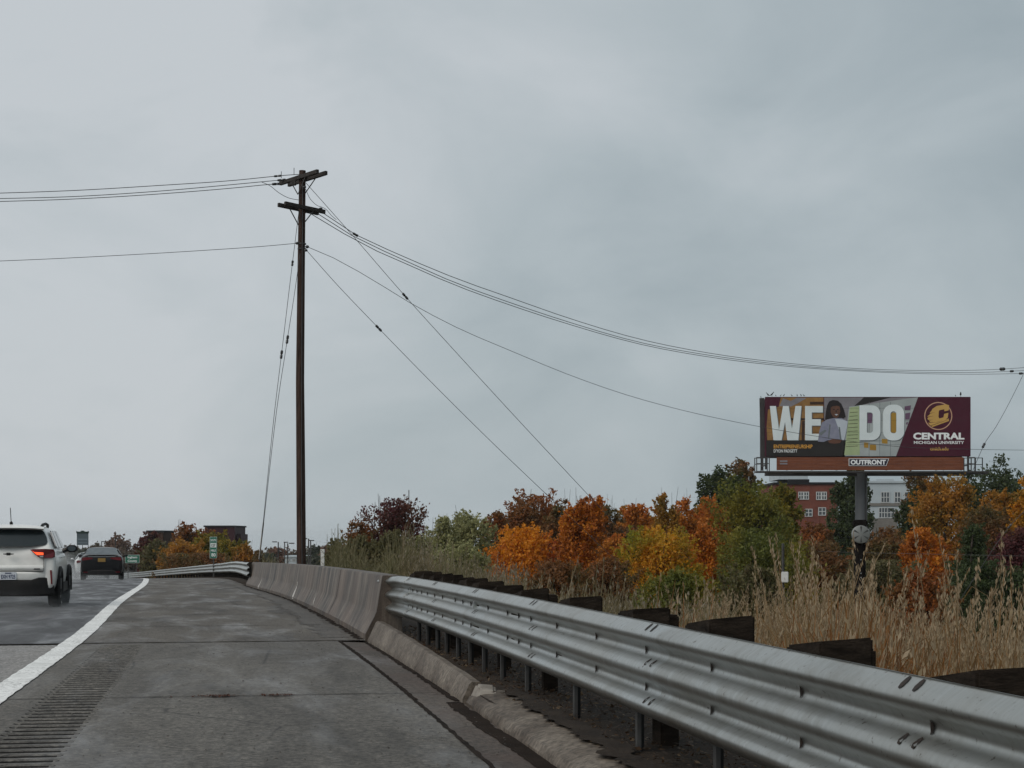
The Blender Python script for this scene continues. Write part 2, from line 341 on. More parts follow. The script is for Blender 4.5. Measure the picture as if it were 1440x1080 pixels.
# ground: one sheet from behind the camera to the horizon
Ys = np.concatenate([np.arange(-40,120,2.0), np.arange(120,320,8), np.array([320,360,420,500,650,900,1300,2000,3000,4000])])
eL = np.array([-3500,-1500,-600,-250,-120,-60,-30,-18,-13.6,-13.3])
eR = np.array([.13,.15,.7,1.0,1.4,2,3,4,5.5,7.5,10,14,20,35,60,120,300,800,2000,3500])
rows = []
for y in Ys:
    h = float(head(y)); c = math.cos(h); xw = float(XW(y)); eR[0], eR[1] = (.24,.27) if y < 11.5 else (.12,.14); ur = float(UR(y))
    X = np.concatenate([xw+eL/c, [xw-6/c, xw, xw+ur*.6/c], xw+(ur+eR)/c])
    Z = np.array(terr(X, np.full_like(X, y))); Z[9:14] = float(ZG(y))-.07
    e = eR-.5; far = np.where(e > .5, 1, 0)
    Z[13:] += far*np.sin(X[13:]*1.9+y*.7)*.05
    rows.append(np.stack([X, np.full_like(X, y), Z], -1))
V = np.array(rows); n, k = V.shape[:2]; ii = np.arange(n*k).reshape(n,k)
Q = np.stack([ii[:-1,:-1],ii[:-1,1:],ii[1:,1:],ii[1:,:-1]], -1)
mi = np.zeros(Q.shape[:2], int); mi[:, 13:18] = 1
tag(npmesh('ground', V.reshape(-1,3), Q.reshape(-1,4), [M['ground'], M['soil']], mi=mi.ravel(), smooth=True), kind='structure')

SJ = 20.2                                            # bridge joint across all lanes
far_s = np.concatenate([np.arange(SJ+.06,130,1.0), np.arange(130,330,4.0)])
lane_u = np.array([-13.4,-11,-7.4,-3.7,-1.5,-.6,0,.06])
sheet('road', far_s, lane_u, M['asphalt'])
sheet('concrete_lane', np.arange(-20,SJ+.01,1.0), lane_u, M['slab'])
# shoulder with milled rumble grooves
RP = .215
ss = np.concatenate([np.arange(-12,4,.5), np.arange(4,SJ+.001,RP/8), [SJ]])
RU0, RU1 = .38, .87
su = np.array([.06,.2,RU0-.05,RU0,RU0+.04,RU0+.2,RU1-.2,RU1-.04,RU1,RU1+.05,1.3,2.0,2.7,3.215])
def groove(S, U):
    e = np.where((U > RU0+.01) & (U < RU1-.01), 1.0, 0); ph = np.cos(S/RP*2*np.pi)
    g = np.clip(ph*.9+.25, 0, 1)**.8
    return -.015*e*g*np.where((S < SJ-.35) & (S > 3), 1, 0)
sheet('shoulder', ss, su, [M['shoulder'], M['groove']], zf=groove, mif=lambda d: (d < -.0062).astype(int))
sd = far_s; sheet('bridge_shoulder', sd, UR(sd)[:,None]*np.array([.0168,.25,.5,.75,1.0])[None,:]+.0, M['deck'])
gs = np.arange(-12,SJ+.01,.5); sheet('gutter', gs, np.array([3.235,3.4,3.56,3.6]), M['gutter'], zf=lambda S,U: -.012*np.clip((U-3.235)/.3,0,1))
# seams and joints
def strip(name, A, w, mat, z=.004, jag=0):
    A = np.asarray(A, float); d = np.gradient(A[:,:2], axis=0); d /= np.linalg.norm(d, axis=1)[:,None]
    nrm = np.stack([-d[:,1], d[:,0]], -1); ww = w*(1+jag*(rng.random(len(A))-.5))/2
    a = A.copy(); b = A.copy(); a[:,:2] += nrm*ww[:,None]; b[:,:2] -= nrm*(w*(1+jag*(rng.random(len(A))-.5))/2)[:,None]
    a[:,2] += z; b[:,2] += z; n = len(A); Vv = np.concatenate([a,b]); i = np.arange(n-1)
    return tag(npmesh(name, Vv, np.stack([i,i+1,n+i+1,n+i], -1), mat), kind='structure')
wob = lambda n, a: np.convolve(rng.normal(0, a, n+6), np.ones(7)/7, 'valid')
s_ = np.arange(-8,SJ,.12); strip('gutter_seam', P(s_, 3.225+wob(len(s_), .006)), .03, M['joint'], .005, 1.2)
for sj, w, j in ((SJ+.03,.07,.9),(12.9,.022,1.5),(5.9,.025,1.5)):
    u_ = np.arange(-13.3 if sj > 20 else .1, 3.58, .1); strip('pavement_joint', P(sj+wob(len(u_), .012), u_), w, M['joint'], .006, j)
for sj in (24.5,29,34.5,40,46,52): 
    u_ = np.arange(.15,3.5,.2); strip('pavement_joint', P(sj+wob(len(u_), .02), u_), .035, M['joint'], .006, 1.5)
# wet dirt lying along the kerb and the barrier foot
M['dirt'] = pm('wet_dirt', (.013,.010,.008), (.026,.019,.015), 3, .9, bumps=.4, spec=.04)
s_ = np.arange(-6,12.3,.1); strip('gutter_dirt', P(s_, 3.505+wob(len(s_), .03)), .12, M['dirt'], -.004, .35)
s_ = np.arange(12.3,20.1,.1); strip('gutter_dirt', P(s_, 3.545+wob(len(s_), .008)), .05, M['dirt'], -.004, 1.5)
s_ = np.arange(20.5,58,.15); strip('gutter_dirt', P(s_, UR(s_)-.05+wob(len(s_), .02)), .10, M['dirt'], .005, 1.6)
s_ = np.arange(12.3,20,.08); strip('gutter_seam', P(s_, 3.235+wob(len(s_), .006)), .026, M['dirt'], .007, 1.2)
s_ = np.arange(-6,11.9,.08); strip('verge_dirt', P(s_, 3.87+wob(len(s_), .07)), .16, M['soil'], .118, .9)
M['damp'] = pm('damp_concrete', (.034,.028,.022), (.075,.064,.052), 1.5, .55, bumps=.3, spec=.16, fine=.5)
s_ = np.arange(21,56,.12); strip('damp_streak', P(s_, UR(s_)-.30+wob(len(s_), .10)), .40, M['damp'], .0035, .9)
# edge line
s_ = np.concatenate([np.arange(-8,SJ+.2,.15), np.arange(SJ+.4,130,.5), np.arange(130,300,3.0)])
A = P(s_, 0.0); strip('edge_line', A, .24, M['line'], .009, .12)
s_ = np.arange(-8,300,1.0)
for k in range(12): strip('lane_dash', P(np.linspace(8+k*12.2, 11+k*12.2, 6), -3.7), .12, M['line'], .009)

# ------------------------------------------------------------------ curbs
def loft_su(name, S, prof, mats, label=None, cat=None, mi=None, uv=False, smooth=30):
    mb = MB(); rings = []
    for s in S:
        pr = prof(s); rings.append([tuple(P(s, u, z)) for u, z in pr])
    mb.loft(rings); o = mb.build(name, mats, smooth=smooth)
    return tag(o, label, cat) if label else o
def hi_curb(s):
    t = (s-12.1)/(20.05-12.1); h = .155+.10*t+.003*math.sin(s*5); w = .05+.05*t
    return [(3.57,-.2),(3.57,.02),(3.585,.05),(3.57+w,h-.02),(3.595+w,h),(3.655+w,h-.004),(3.68+w,h-.04),(3.68+w,-.2)]
loft_su('tall_curb', np.linspace(12.15,20.0,40), hi_curb, M['curb'], 'tall stained sloping concrete curb running up to the barrier end', 'curb')
def lo_curb(s):
    j = .002*math.sin(s*7)+.0015*math.sin(s*23)
    return [(3.575,-.2),(3.575,.012),(3.60+j,.055),(3.68,.085+j*.5),(3.80,.10),(3.88,.105),(3.90,.08),(3.90,-.2)]
loft_su('low_curb', np.linspace(-6,12.0,90), lo_curb, M['curb'], 'low mountable concrete curb with rounded edge under the near guardrail', 'curb')
mb = MB()
pts = [P(12.03,3.585,.0),P(12.03,3.86,.0),P(11.72,3.80,.0),P(11.80,3.60,.0),P(12.05,3.66,.15),P(12.06,3.80,.135),P(11.78,3.76,.11),P(11.86,3.66,.12)]
mb.add(pts, [(0,3,2,1),(4,5,6,7),(0,1,5,4),(1,2,6,5),(2,3,7,6),(3,0,4,7)])
tag(mb.build('broken_concrete', M['curbw'], bevel=.015), 'pale broken concrete chunk where the tall and low curbs meet', 'concrete chunk')

# ------------------------------------------------------------------ concrete barrier
def barrier_prof(s):
    u = float(UR(s)); return [(u+.0,-.3),(u,.075),(u+.012,.09),(u+.12,.30),(u+.145,.36),(u+.215,.79),(u+.225,.81),(u+.44,.81),(u+.45,.79),(u+.48,-.3)]
bar = empty('concrete_barrier', tuple(P(40, 3.8)), 0, 'long stained concrete safety barrier curving along the shoulder beside the wooden pole', 'barrier')
def inv(o): o.parent = bar; o.matrix_parent_inverse = Matrix.Translation(-bar.location); return o
inv(loft_su('wall', np.linspace(20.35,57.6,75), barrier_prof, M['barrier']))
for s0 in (27.0, 33.2, 39.5, 45.6, 51.8):
    mb = MB(); pr = barrier_prof(s0)[1:7]
    for k in range(len(pr)-1):
        (ua, za), (ub, zb) = pr[k], pr[k+1]
        q = [P(s0, ua-.004, za), P(s0+.03, ua-.004, za), P(s0+.03, ub-.004, zb+.002), P(s0, ub-.004, zb+.002)]; mb.add(q, [(0,1,2,3)])
    inv(mb.build('joint', M['joint']))
for s0, w, z0, z1 in ((37.2,.5,.04,.42),(50.5,.8,.02,.45),(30.9,.12,.1,.3)):
    mb = MB(); n = 9; vs = []
    for i in range(n):
        t = i/(n-1); z = z0+(z1-z0)*t; u = float(np.interp(z, [p_[1] for p_ in barrier_prof(s0)[1:7]], [p_[0] for p_ in barrier_prof(s0)[1:7]]))-.005
        ww = w*(.35+.65*abs(math.sin(3.1*t+.6)))*(1-.5*t); c_ = s0+.5*t
        vs += [P(c_-ww/2, u, z), P(c_+ww/2, u, z)]
    mb.add(vs, [(2*i,2*i+1,2*i+3,2*i+2) for i in range(n-1)]); inv(mb.build('pale_scrape', M['scrape']))

# ------------------------------------------------------------------ guardrails
PROF = [(.004,.012),(.012,.026),(.03,.05),(.05,.074),(.07,.083),(.09,.078),(.108,.056),(.125,.022),(.14,.006),(.158,.0),(.176,.006),(.192,.022),(.212,.06),(.235,.08),(.254,.083),(.273,.08),(.296,.06),(.316,.022),(.332,.006),(.351,.0),(.368,.006),(.385,.022),(.402,.056),(.42,.078),(.438,.083),(.456,.076),(.474,.052),(.492,.026),(.504,.012)]
def rail_mesh(S, uf, zb, parent, loc, slots=True, wave=0.0, hscale=None):
    S = np.asarray(S, float); pr = np.array(PROF); n = len(pr); V = []; uvs = []
    arc = np.concatenate([[0], np.cumsum(np.linalg.norm(np.diff(pr, axis=0), axis=1))])
    for s in S:
        dz = wave*math.sin(s*.9)+wave*.5*math.sin(s*2.3)
        k = 1 if hscale is None else hscale(s)
        zz = zb+dz+.254+(pr[:,0]-.254)*k
        V.append(P(np.full(n, s), uf(s)-pr[:,1], zz)); uvs.append(np.stack([arc, np.full(n, s)], -1))
    F_ = np.array(V); Bk = np.array([P(np.full(n, s), uf(s)-pr[:,1]+.004, (zb+wave*math.sin(s*.9)+wave*.5*math.sin(s*2.3)+.254+(pr[:,0]-.254)*(1 if hscale is None else hscale(s)))) for s in S])
    m = len(S); i = np.arange(m*n).reshape(m,n)
    Q1 = np.stack([i[:-1,:-1],i[:-1,1:],i[1:,1:],i[1:,:-1]], -1).reshape(-1,4); Q2 = Q1[:,::-1]+m*n
    e = []
    for j in (0, n-1): e.append(np.stack([i[:-1,j],i[1:,j],i[1:,j]+m*n,i[:-1,j]+m*n], -1))
    for j in (0, m-1): e.append(np.stack([i[j,:-1],i[j,1:],i[j,1:]+m*n,i[j,:-1]+m*n], -1))
    Q = np.concatenate([Q1,Q2]+e); VV = np.concatenate([F_.reshape(-1,3), Bk.reshape(-1,3)])-np.array(loc)
    uv = np.concatenate([np.array(uvs).reshape(-1,2)]*2)
    return npmesh('rail_beam', VV, Q, M['galv'], parent, uv=uv, smooth=True)
SEC = {}
UF = lambda s: 3.985
def rail_point(s, zr, uf, zb, out=.002):
    d = float(np.interp(zr, [p[0] for p in PROF], [p[1] for p in PROF])); return P(s, uf(s)-d-out, zb+zr)
gr_loc = tuple(P(8.0, 4.0)); gr = empty('guardrail', gr_loc, 0, 'near galvanised thrie-beam guardrail with dark wooden blocks along the shoulder', 'guardrail')
ZB = .31
beam = rail_mesh(np.concatenate([np.arange(-6,19.7,.25),[19.7]]), UF, ZB, gr, gr_loc, wave=.0)
# lapped second sheet at the splice and the flared end shoe bolted to the barrier
def shoe_u(s): return 3.985-.006+(.0 if s < 19.6 else -.12*((s-19.6)/1.1)**1.5)
o = rail_mesh(np.linspace(19.0,20.75,14), shoe_u, ZB, gr, gr_loc, hscale=lambda s: 1.0-.12*max(0,(s-19.9)/.85)); o.name = 'end_shoe'
def slotmesh(S_pairs, uf, zb, loc, parent, kinds):
    mb = MB()
    for s in S_pairs:
        for zr in kinds[0]:                              # single upright slot in each valley
            c = rail_point(s, zr, uf, zb); h = head(s); hh = .024; w = .010
            pts = []
            for k in range(10):
                a = 2*math.pi*k/10; q = rail_point(s+w*math.cos(a), zr+hh*math.sin(a), uf, zb, .0025); pts.append(q-np.array(loc))
            mb.add(pts, [tuple(range(10))])
    for s in kinds[2]:                                   # slanted splice slots on the slopes
        for zr, dz in ((.482,.02),(.302,.016),(.106,.016)):
            for ds in (-.055,.055):
                pts = []
                for k in range(8):
                    a = 2*math.pi*k/8; q = rail_point(s+ds+.022*math.cos(a), zr+dz*.8*math.sin(a)+.010*math.cos(a), uf, zb, .004); pts.append(q-np.array(loc))
                mb.add(pts, [tuple(range(8))])
    import bmesh
    me = parent.data; me.materials.append(M['slot']); bm = bmesh.new(); bm.from_mesh(me)
    for f in mb.f: 
        fc = bm.faces.new([bm.verts.new(mb.v[i]) for i in f]); fc.material_index = 1; fc.normal_update()
        if fc.normal.x > 0: fc.normal_flip()
    bm.to_mesh(me); bm.free()
post_s = [1.4,2.9,4.3,5.62,7.04,8.53,10.2,11.94,13.06,14.0,14.8,15.6,16.4,17.1,17.9,18.7]
near = [3.3,4.55,5.75,6.95,8.15,9.35,10.55,11.5,12.0,12.5,13.45,14.4,14.9,15.4,16.3,16.9,17.5,18.0,18.4,18.8,19.2]
slotmesh(near, UF, ZB, gr_loc, beam, ((.157,.351),(),(4.62,7.9,11.2,13.9,16.6,18.9)))
def sub(p): return tuple(np.array(p)-np.array(gr_loc))
for i, s in enumerate(post_s):
    h = -float(head(s)); rz = h; jz = random.uniform(-.012,.015)
    mb = MB(); p = P(s, 4.03, 0); mb.box(sub((p[0],p[1],.12)), (.022,.05,.98), rz)
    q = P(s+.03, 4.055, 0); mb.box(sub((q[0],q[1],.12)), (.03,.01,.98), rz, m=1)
    po = mb.build('post', [M['steel'],M['postdark']], gr)
    mb = MB(); q = P(s+.10, 4.095+random.uniform(-.012,.012), 0)
    ln = random.uniform(.36,.48); w2 = .105; vs = []; zt_ = .888+jz; h_ = float(head(s)); far_ = random.uniform(.02,.065)
    for zz in (0,1):
        for (ds,du) in ((-.13,-w2),(-.13,w2),(ln-.13,w2),(ln-.13,-w2)):
            z = .36 if not zz else zt_-(far_ if ds > 0 else 0)-(.012 if du < 0 else 0)-random.uniform(0,.012)
            vs.append(sub(P(s+.10+ds, 4.095+du+random.uniform(-.008,.008), 0)+np.array([0,0,z])))
    mb.add(vs, [(0,3,2,1),(4,5,6,7),(0,1,5,4),(1,2,6,5),(2,3,7,6),(3,0,4,7)]); bl = mb.build('blockout', M['darkwood'], gr, bevel=.009)
    if i % 2: mb = MB(); q = P(s+.30, 4.265, 0); mb.box(sub((q[0],q[1],.1)), (.11,.16,1.44), rz+random.uniform(-.1,.1)); mb.build('back_post', M['darkwood'], gr, bevel=.01)
# bracket on the beam
mb = MB(); q = rail_point(14.15,.351,UF,ZB,.012); mb.box(sub(q), (.02,.09,.11), -float(head(14))); mb.build('bracket', M['galv'], gr)

# far guardrail
g2_loc = tuple(P(70, 4.0)); g2 = empty('guardrail', g2_loc, 0, 'far galvanised guardrail starting where the concrete barrier ends', 'guardrail')
U2 = lambda s: float(UR(s))+(.10 if s > 58 else .10-.03*(58-s))+.12*max(0, min(1,(s-58)/10))
rail_mesh(np.concatenate([np.arange(56.6,150,.8), np.arange(150,260,3)]), U2, .30, g2, g2_loc, wave=.004)
for s in np.concatenate([np.arange(58.6,150,1.905)]):
    u = U2(s)+.09; h = -float(head(s)); p = P(s, u+.16, .25)-np.array(g2_loc)
    mb = MB(); mb.box(tuple(p), (.15,.12,1.1), h); mb.build('post', M['darkwood'], g2)

# ------------------------------------------------------------------ utility pole
PX, PY = -7.96, 63.0; pz = float(terr(np.array(PX), np.array(PY)))
pole = empty('utility_pole', (PX,PY,pz), 0, 'tall dark wooden utility pole with two pairs of crossarms behind the barrier', 'utility pole')
def loc_(p): return (p[0]-PX, p[1]-PY, p[2]-pz)
def at(px, py, Y=PY): return loc_(W(px, py, Y))
ZT = W(0, 240, PY)[2]
mb = MB(); hp = ZT-pz
mb.tube([(.03,0,-.3),(.0,0,hp*.25),(-.03,0,hp*.5),(.01,0,hp*.75),(.06,0,hp)], [.178,.17,.158,.142,.125], 14); mb.build('shaft', M['polewood'], pole, smooth=40)
def ends(a, b, c, d, Ya, Yb): return Vector(at(a,b,Ya)), Vector(at(c,d,Yb))
UA = ends(400,259,453,242,63.95,62.0); UB = ends(405,253,437,241,64.1,62.7)
LA = ends(396,287,452,299,62.3,63.75); LB = ends(407,286,443,299,62.75,63.9)
for a, b in (UA, LA):
    for k in (-1,1):
        d = (b-a).normalized(); nrm = Vector((-d.y,d.x,0)).normalized()*.19*k
        sh = nrm+Vector((0,0,0))
        mb = MB(); mb.beam(a+sh, b+sh, .115, .15); mb.build('crossarm', M['armwood'], pole, bevel=.01)
        for t in (.3,.7):
            mb = MB(); p = a.lerp(b, t)+sh*1.2; c = Vector((sh.x*.7, sh.y*.7, (a.z+b.z)/2-.62)); mb.beam(p-Vector((0,0,.05)), c, .012, .04); mb.build('brace', M['steel'], pole)
mb = MB(); mb.box(at(413,257,62.6), (.16,.13,.2)); mb.build('cutout_box', M['armwood'], pole, bevel=.01)
for (x,y) in ((413.5,240),(395.6,245)):
    mb = MB(); a = Vector(at(x,y-4,62.9)); mb.tube([a, a-Vector((0,0,.26))], .012, 5); mb.build('pin', M['steel'], pole)
for (px,py,Y,r) in ((451,293.5,63.6,.05),(418,342,62.7,.055),(432,347,62.8,.06),(428,263,62.7,.05),(430,352,62.7,.05)):
    mb = MB(); c = at(px,py,Y); mb.tube([(c[0]-.07,c[1],c[2]),(c[0]-.03,c[1],c[2]),(c[0]+.03,c[1],c[2]),(c[0]+.07,c[1],c[2])], [.02,r,r,.02], 8); mb.build('insulator', M['insul'], pole, smooth=40)
mb = MB()
for py in (343,350): c = at(424.5,py); mb.tube([(c[0],c[1],c[2]-.02),(c[0],c[1],c[2]+.02)], .165, 14)
mb.build('band', M['steel'], pole)
# conduit / ground wire down the pole
mb = MB(); mb.tube([(.09,-.15,hp*.97),(.06,-.165,hp*.6),(.05,-.175,hp*.2),(.08,-.18,0)], .016, 5); mb.build('ground_wire', M['wire'], pole)

# ------------------------------------------------------------------ wires
def wirepts(pts, Y0, Y1, n=48):
    X0 = W(*pts[0], Y0)[0]; X1 = W(*pts[-1], Y1)[0]; f = curve([(x if pts[-1][0] > pts[0][0] else -x, y) for x, y in pts]) ; sg = 1 if pts[-1][0] > pts[0][0] else -1
    out = []
    for i in range(n+1):
        t = i/n; X = X0+(X1-X0)*t; Y = Y0+(Y1-Y0)*t; px = CX+X/Y*F
        out.append(W(px, float(f(px*sg)), Y))
    return out
def wire(name, label, cat, pts, Y0, Y1, r=.014, group=None, ins=(), to_ground=False, n=48):
    P3 = wirepts(pts, Y0, Y1, n)
    if to_ground:
        a, b = Vector(P3[-2]), Vector(P3[-1]); d = (b-a).normalized()
        for k in range(400):
            b = b+d*.05
            if b.z < float(terr(np.array(b.x), np.array(b.y))): break
        P3.append(tuple(b))
    o3 = P3[len(P3)//2]; root = empty(name, o3, 0, label, cat, group)
    mb = MB(); mb.tube([np.array(p)-np.array(o3) for p in P3], r, 5); mb.build('strand', M['wire'], root, smooth=60)
    for (px, py, ln, rr) in ins:
        k = min(range(len(P3)), key=lambda i: (CX+P3[i][0]/P3[i][1]*F-px)**2+(HY-(P3[i][2]-CH)/P3[i][1]*F-py)**2)
        k = max(1, min(k, len(P3)-2)); a, b = Vector(P3[k-1]), Vector(P3[k+1]); d = (b-a).normalized(); c = Vector(P3[k])-Vector(o3)
        mb = MB(); mb.tube([c-d*ln*.5, c-d*ln*.4, c-d*ln*.1, c, c+d*ln*.1, c+d*ln*.4, c+d*ln*.5], [rr*.3,rr,rr,rr*.6,rr,rr,rr*.3], 8); mb.build('insulator', M['insul'], root, smooth=40)
    return root
GL = 'power lines running left from the pole top'
wire('power_line', 'topmost of three lines running left from the pole top', 'power line', [(428,245),(414,245.5),(380,248.5),(340,252.6),(220,261),(100,268),(0,271.5),(-200,275)], 62.9, 60, group=GL, ins=((388,248,.3,.04),))
wire('power_line', 'middle of three lines running left from the pole top', 'power line', [(408,252),(380,254.5),(340,258.3),(220,269),(100,276.5),(0,279.2),(-200,283)], 63.6, 60, group=GL, ins=((404,252.4,.35,.045),))
wire('power_line', 'lowest of three lines running left from the pole top', 'power line', [(401,258),(380,259.2),(340,263.2),(220,273),(100,280),(0,283.3),(-200,287)], 63.9, 60, group=GL, ins=((395,258,.4,.05),(388,258.6,.25,.05)))
wire('telephone_line', 'single thin line running left from halfway down the pole', 'cable', [(418,342),(380,345.5),(280,352.5),(160,359.5),(60,364.5),(0,367),(-200,374)], 62.8, 60, .011)
GR_ = 'power lines sagging right from the lower crossarm'
tail = [(1300,521.5),(1400,521),(1440,516.5),(1560,503)]
top = [(452,298),(470,313),(500,330),(560,357.5),(640,391),(720,419.5),(800,447.5),(900,477),(1000,497),(1100,510),(1200,518),(1300,521),(1400,519.5),(1440,517),(1560,505)]
wire('power_line', 'uppermost of three lines sagging right towards the billboard', 'power line', top, 63.6, 135, .015, GR_, ((456,301,.3,.05),(462,306,.3,.045),(1410,519.5,.7,.12)))
wire('power_line', 'middle of three lines sagging right towards the billboard', 'power line', [(446,300),(470,316.5),(500,334),(560,362),(640,397.5),(720,426.5),(800,453),(900,481.5),(1000,500),(1100,512.5),(1200,520),(1300,523.5),(1400,523),(1440,521),(1560,510)], 63.3, 134, .015, GR_, ((1420,522.5,.5,.085),))
wire('power_line', 'lowest of three lines sagging right towards the billboard', 'power line', [(436,300),(470,320),(500,338.5),(560,366),(640,401),(720,430),(800,456),(900,484),(1000,502.5),(1100,514.5),(1200,521.5),(1300,525.5),(1400,526),(1440,525),(1560,516)], 62.9, 133, .015, GR_, ((1432,525.5,.5,.085),))
wire('telephone_line', 'thin cable sagging from mid pole across the billboard face', 'cable', [(432,347),(450,354),(520,391),(570,422),(640,459.5),(720,494),(800,527),(880,555),(960,577),(1040,594.5),(1120,609),(1200,621),(1262,628),(1350,631.5),(1440,633),(1560,634)], 62.8, 100, .011)
GG = 'guy wires bracing the utility pole'
wire('guy_wire', 'guy wire falling right from the pole top to the trees', 'guy wire', [(430,257),(486,320),(572,419),(640,494),(730,592),(828,697)], 62.8, 68, .011, GG, ((572,419,.34,.05),), True)
wire('guy_wire', 'guy wire falling right from the cable clamp at mid pole', 'guy wire', [(431,352),(470,396),(530,459),(620,551),(700,630),(765,692)], 62.8, 66.5, .011, GG, ((530,459,.34,.05),), True)
wire('guy_wire', 'outer of two steep guy wires left of the pole', 'guy wire', [(420,300),(411,372),(396,497),(386,580),(367,766)], 62.7, 62.2, .011, GG, ((396,497,.34,.05),(411,372,.22,.045)), True)
wire('guy_wire', 'inner of two steep guy wires left of the pole', 'guy wire', [(422,356),(416,400),(404,478),(390,570),(368,760)], 62.7, 62.2, .011, GG, ((404,478,.34,.05),), True)
mb = MB(); a = W(370.5,735,62.25); b = W(364.5,786,62.2); mb.tube([a,b], .028, 8); tag(mb.build('guy_guard', M['curbw']), 'pale plastic guard on the foot of the two steep guy wires', 'guy guard')
wire('guy_wire', 'guy wire slanting down from the right edge behind the billboard', 'guy wire', [(1442,520),(1432,541),(1400,601),(1383,627),(1376,643)], 134, 126, .02, None, ((1382,627.5,.55,.10),), True)
wire('guy_wire', 'thin guy wire slanting through the dark shrubs at the right edge', 'guy wire', [(1452,708),(1421,739),(1402,764),(1385,790)], 46, 46, .008, None, ((1420,741,.16,.035),), True)
wire('fence_wire', 'thin level wire crossing in front of the far brush', 'wire', [(1150,775),(1180,776.2),(1300,779),(1440,782),(1520,783)], 50, 46, .005)
GJ = 'jumper wires hanging at the pole top'
wire('jumper_wire', 'slack jumper looping left of the pole between the crossarms', 'jumper wire', [(368,256),(380,261.5),(392,271),(405,278),(421,281.5)], 62.6, 62.8, .011, GJ, n=20)
wire('jumper_wire', 'slack jumper hanging right of the pole top', 'jumper wire', [(430,266),(434,276),(440,284),(447,289.5),(452,291),(458,294),(466,303),(473,309)], 62.8, 63.6, .010, GJ, n=20)

# ------------------------------------------------------------------ billboard
BY = 118.7; k = BY/F; bx0 = (1217-CX)*k; bzg = float(terr(np.array(bx0), np.array(BY+1)))
bill = empty('billboard', (bx0, BY, bzg), 0, 'large maroon WE DO university billboard on a single grey column above the trees', 'billboard')
def q(px, py): return ((px-1217)*k, CH-(py-HY)*k-bzg)
def col_m(name, c, c2=None, sc_=.8, rough=.5): return pm(name, c, c2, sc_, rough, spec=.3)
B = {n: col_m('print_'+n, *c) for n, c in {
 'maroon': ((.060,.007,.020),(.050,.006,.017)), 'ochre': ((.30,.17,.055),(.17,.085,.03),1.6), 'black': ((.016,.014,.013),(.022,.02,.018)),
 'lilac': ((.24,.23,.25),(.15,.145,.16),.5), 'caption': ((.62,.32,.06),(.58,.29,.05)), 'board': ((.36,.40,.40),(.27,.30,.30),.6), 'paper': ((.36,.43,.24),(.28,.36,.2),1.2), 'purple': ((.10,.055,.10),(.14,.08,.13)),
 'gold': ((.36,.22,.03),(.3,.17,.03)), 'letter': ((.66,.72,.73),(.56,.63,.64),.7), 'white': ((.74,.77,.77),(.7,.73,.73)), 'shade': ((.10,.12,.13),(.14,.16,.17)),
 'skin': ((.085,.04,.026),(.12,.055,.035),2.5), 'hair': ((.012,.009,.010),(.018,.013,.014)), 'jacket': ((.17,.18,.25),(.24,.25,.31),2), 'shirt': ((.45,.5,.55),(.38,.42,.48)),
 'emblem': ((.50,.31,.09),(.46,.28,.08)), 'ring': ((.50,.30,.20),(.46,.28,.18)), 'navy': ((.018,.014,.03),(.022,.018,.034)), 'beam': ((.05,.025,.012),(.03,.015,.01))}.items()}
M['skirt'] = pm('skirt_board', (.185,.066,.034), (.12,.043,.025), 1.2, .6, stretch=(1,1,9), fine=.3)
M['bsteel'] = pm('billboard_steel', (.035,.033,.034), (.05,.046,.045), 2, .6, metal=.2)
M['column'] = pm('column_paint', (.105,.115,.125), (.075,.082,.088), .6, .5, stretch=(1,1,.25))
def flat(name, pts, d, mat, parent=None, px=True):
    mb = MB(); pl = [q(*p) for p in pts] if px else pts; mb.prism(pl, -d-.02, -d); return mb.build(name, mat, parent or bill)
def plane(mb, pts, d, m=0): pl = [q(*p) for p in pts]; mb.add([(x,-d,z) for x,z in pl], [tuple(range(len(pl)))], m)
# structure box behind the face
x0, z1 = q(1076,558); x1, z0 = q(1365,642)
mb = MB(); mb.box(((x0+x1)/2,.11,(z0+z1)/2), (x1-x0,.2,z1-z0)); mb.build('face_panel', B['maroon'], bill, bevel=.02)
mb = MB(); mb.box(((x0+x1)/2,2.4,(z0+z1)/2), (x1-x0,.2,z1-z0)); mb.build('rear_panel', M['bsteel'], bill)
for i in range(9):
    x = x0+.1+(x1-x0-.2)*i/8; mb = MB()
    for y in (.32,2.2): mb.beam((x,y,z0-.9),(x,y,z1),.12,.14)
    for z in (z0-.6,(z0+z1)/2,z1-.15): mb.beam((x,.3,z),(x,2.25,z),.08,.08)
    mb.beam((x,.35,z0),(x,2.2,(z0+z1)/2),.07,.07); mb.beam((x,2.2,(z0+z1)/2),(x,.35,z1-.2),.07,.07); mb.build('truss_frame', M['bsteel'], bill)
mb = MB(); plane(mb, [(1069.5,559),(1076.5,558.5),(1076.5,643),(1071,642)], -.55); mb.build('side_cover', M['bsteel'], bill)
# printed face, layer by layer, 4 mm apart
mb = MB()
plane(mb, [(1078,600),(1080,576),(1095,572),(1098,559),(1158,559),(1158,622),(1079,621)], .004, 0)
plane(mb, [(1100,588),(1158,588),(1158,591),(1100,591)], .008, 6); plane(mb, [(1139,565),(1158,565),(1158,569),(1139,569)], .008, 6); plane(mb, [(1128,592),(1132,592),(1131,620),(1127,620)], .008, 6)
plane(mb, [(1096,571),(1101,560),(1112,564),(1121,559),(1134,560),(1122,567),(1112,572)], .009, 2)
plane(mb, [(1077.5,619),(1192,619),(1188,641.5),(1077.5,641.5)], .012, 1)
plane(mb, [(1159,559),(1291,559),(1264,605),(1190,612),(1159,590)], .006, 2)
plane(mb, [(1215,558.6),(1254,558.6),(1210,570),(1200,572)], .010, 1)
plane(mb, [(1185,641.5),(1194,572),(1291,558.6),(1260,641.5)], .012, 3)
plane(mb, [(1187,640),(1195,573),(1208,571),(1209,640)], .016, 4)
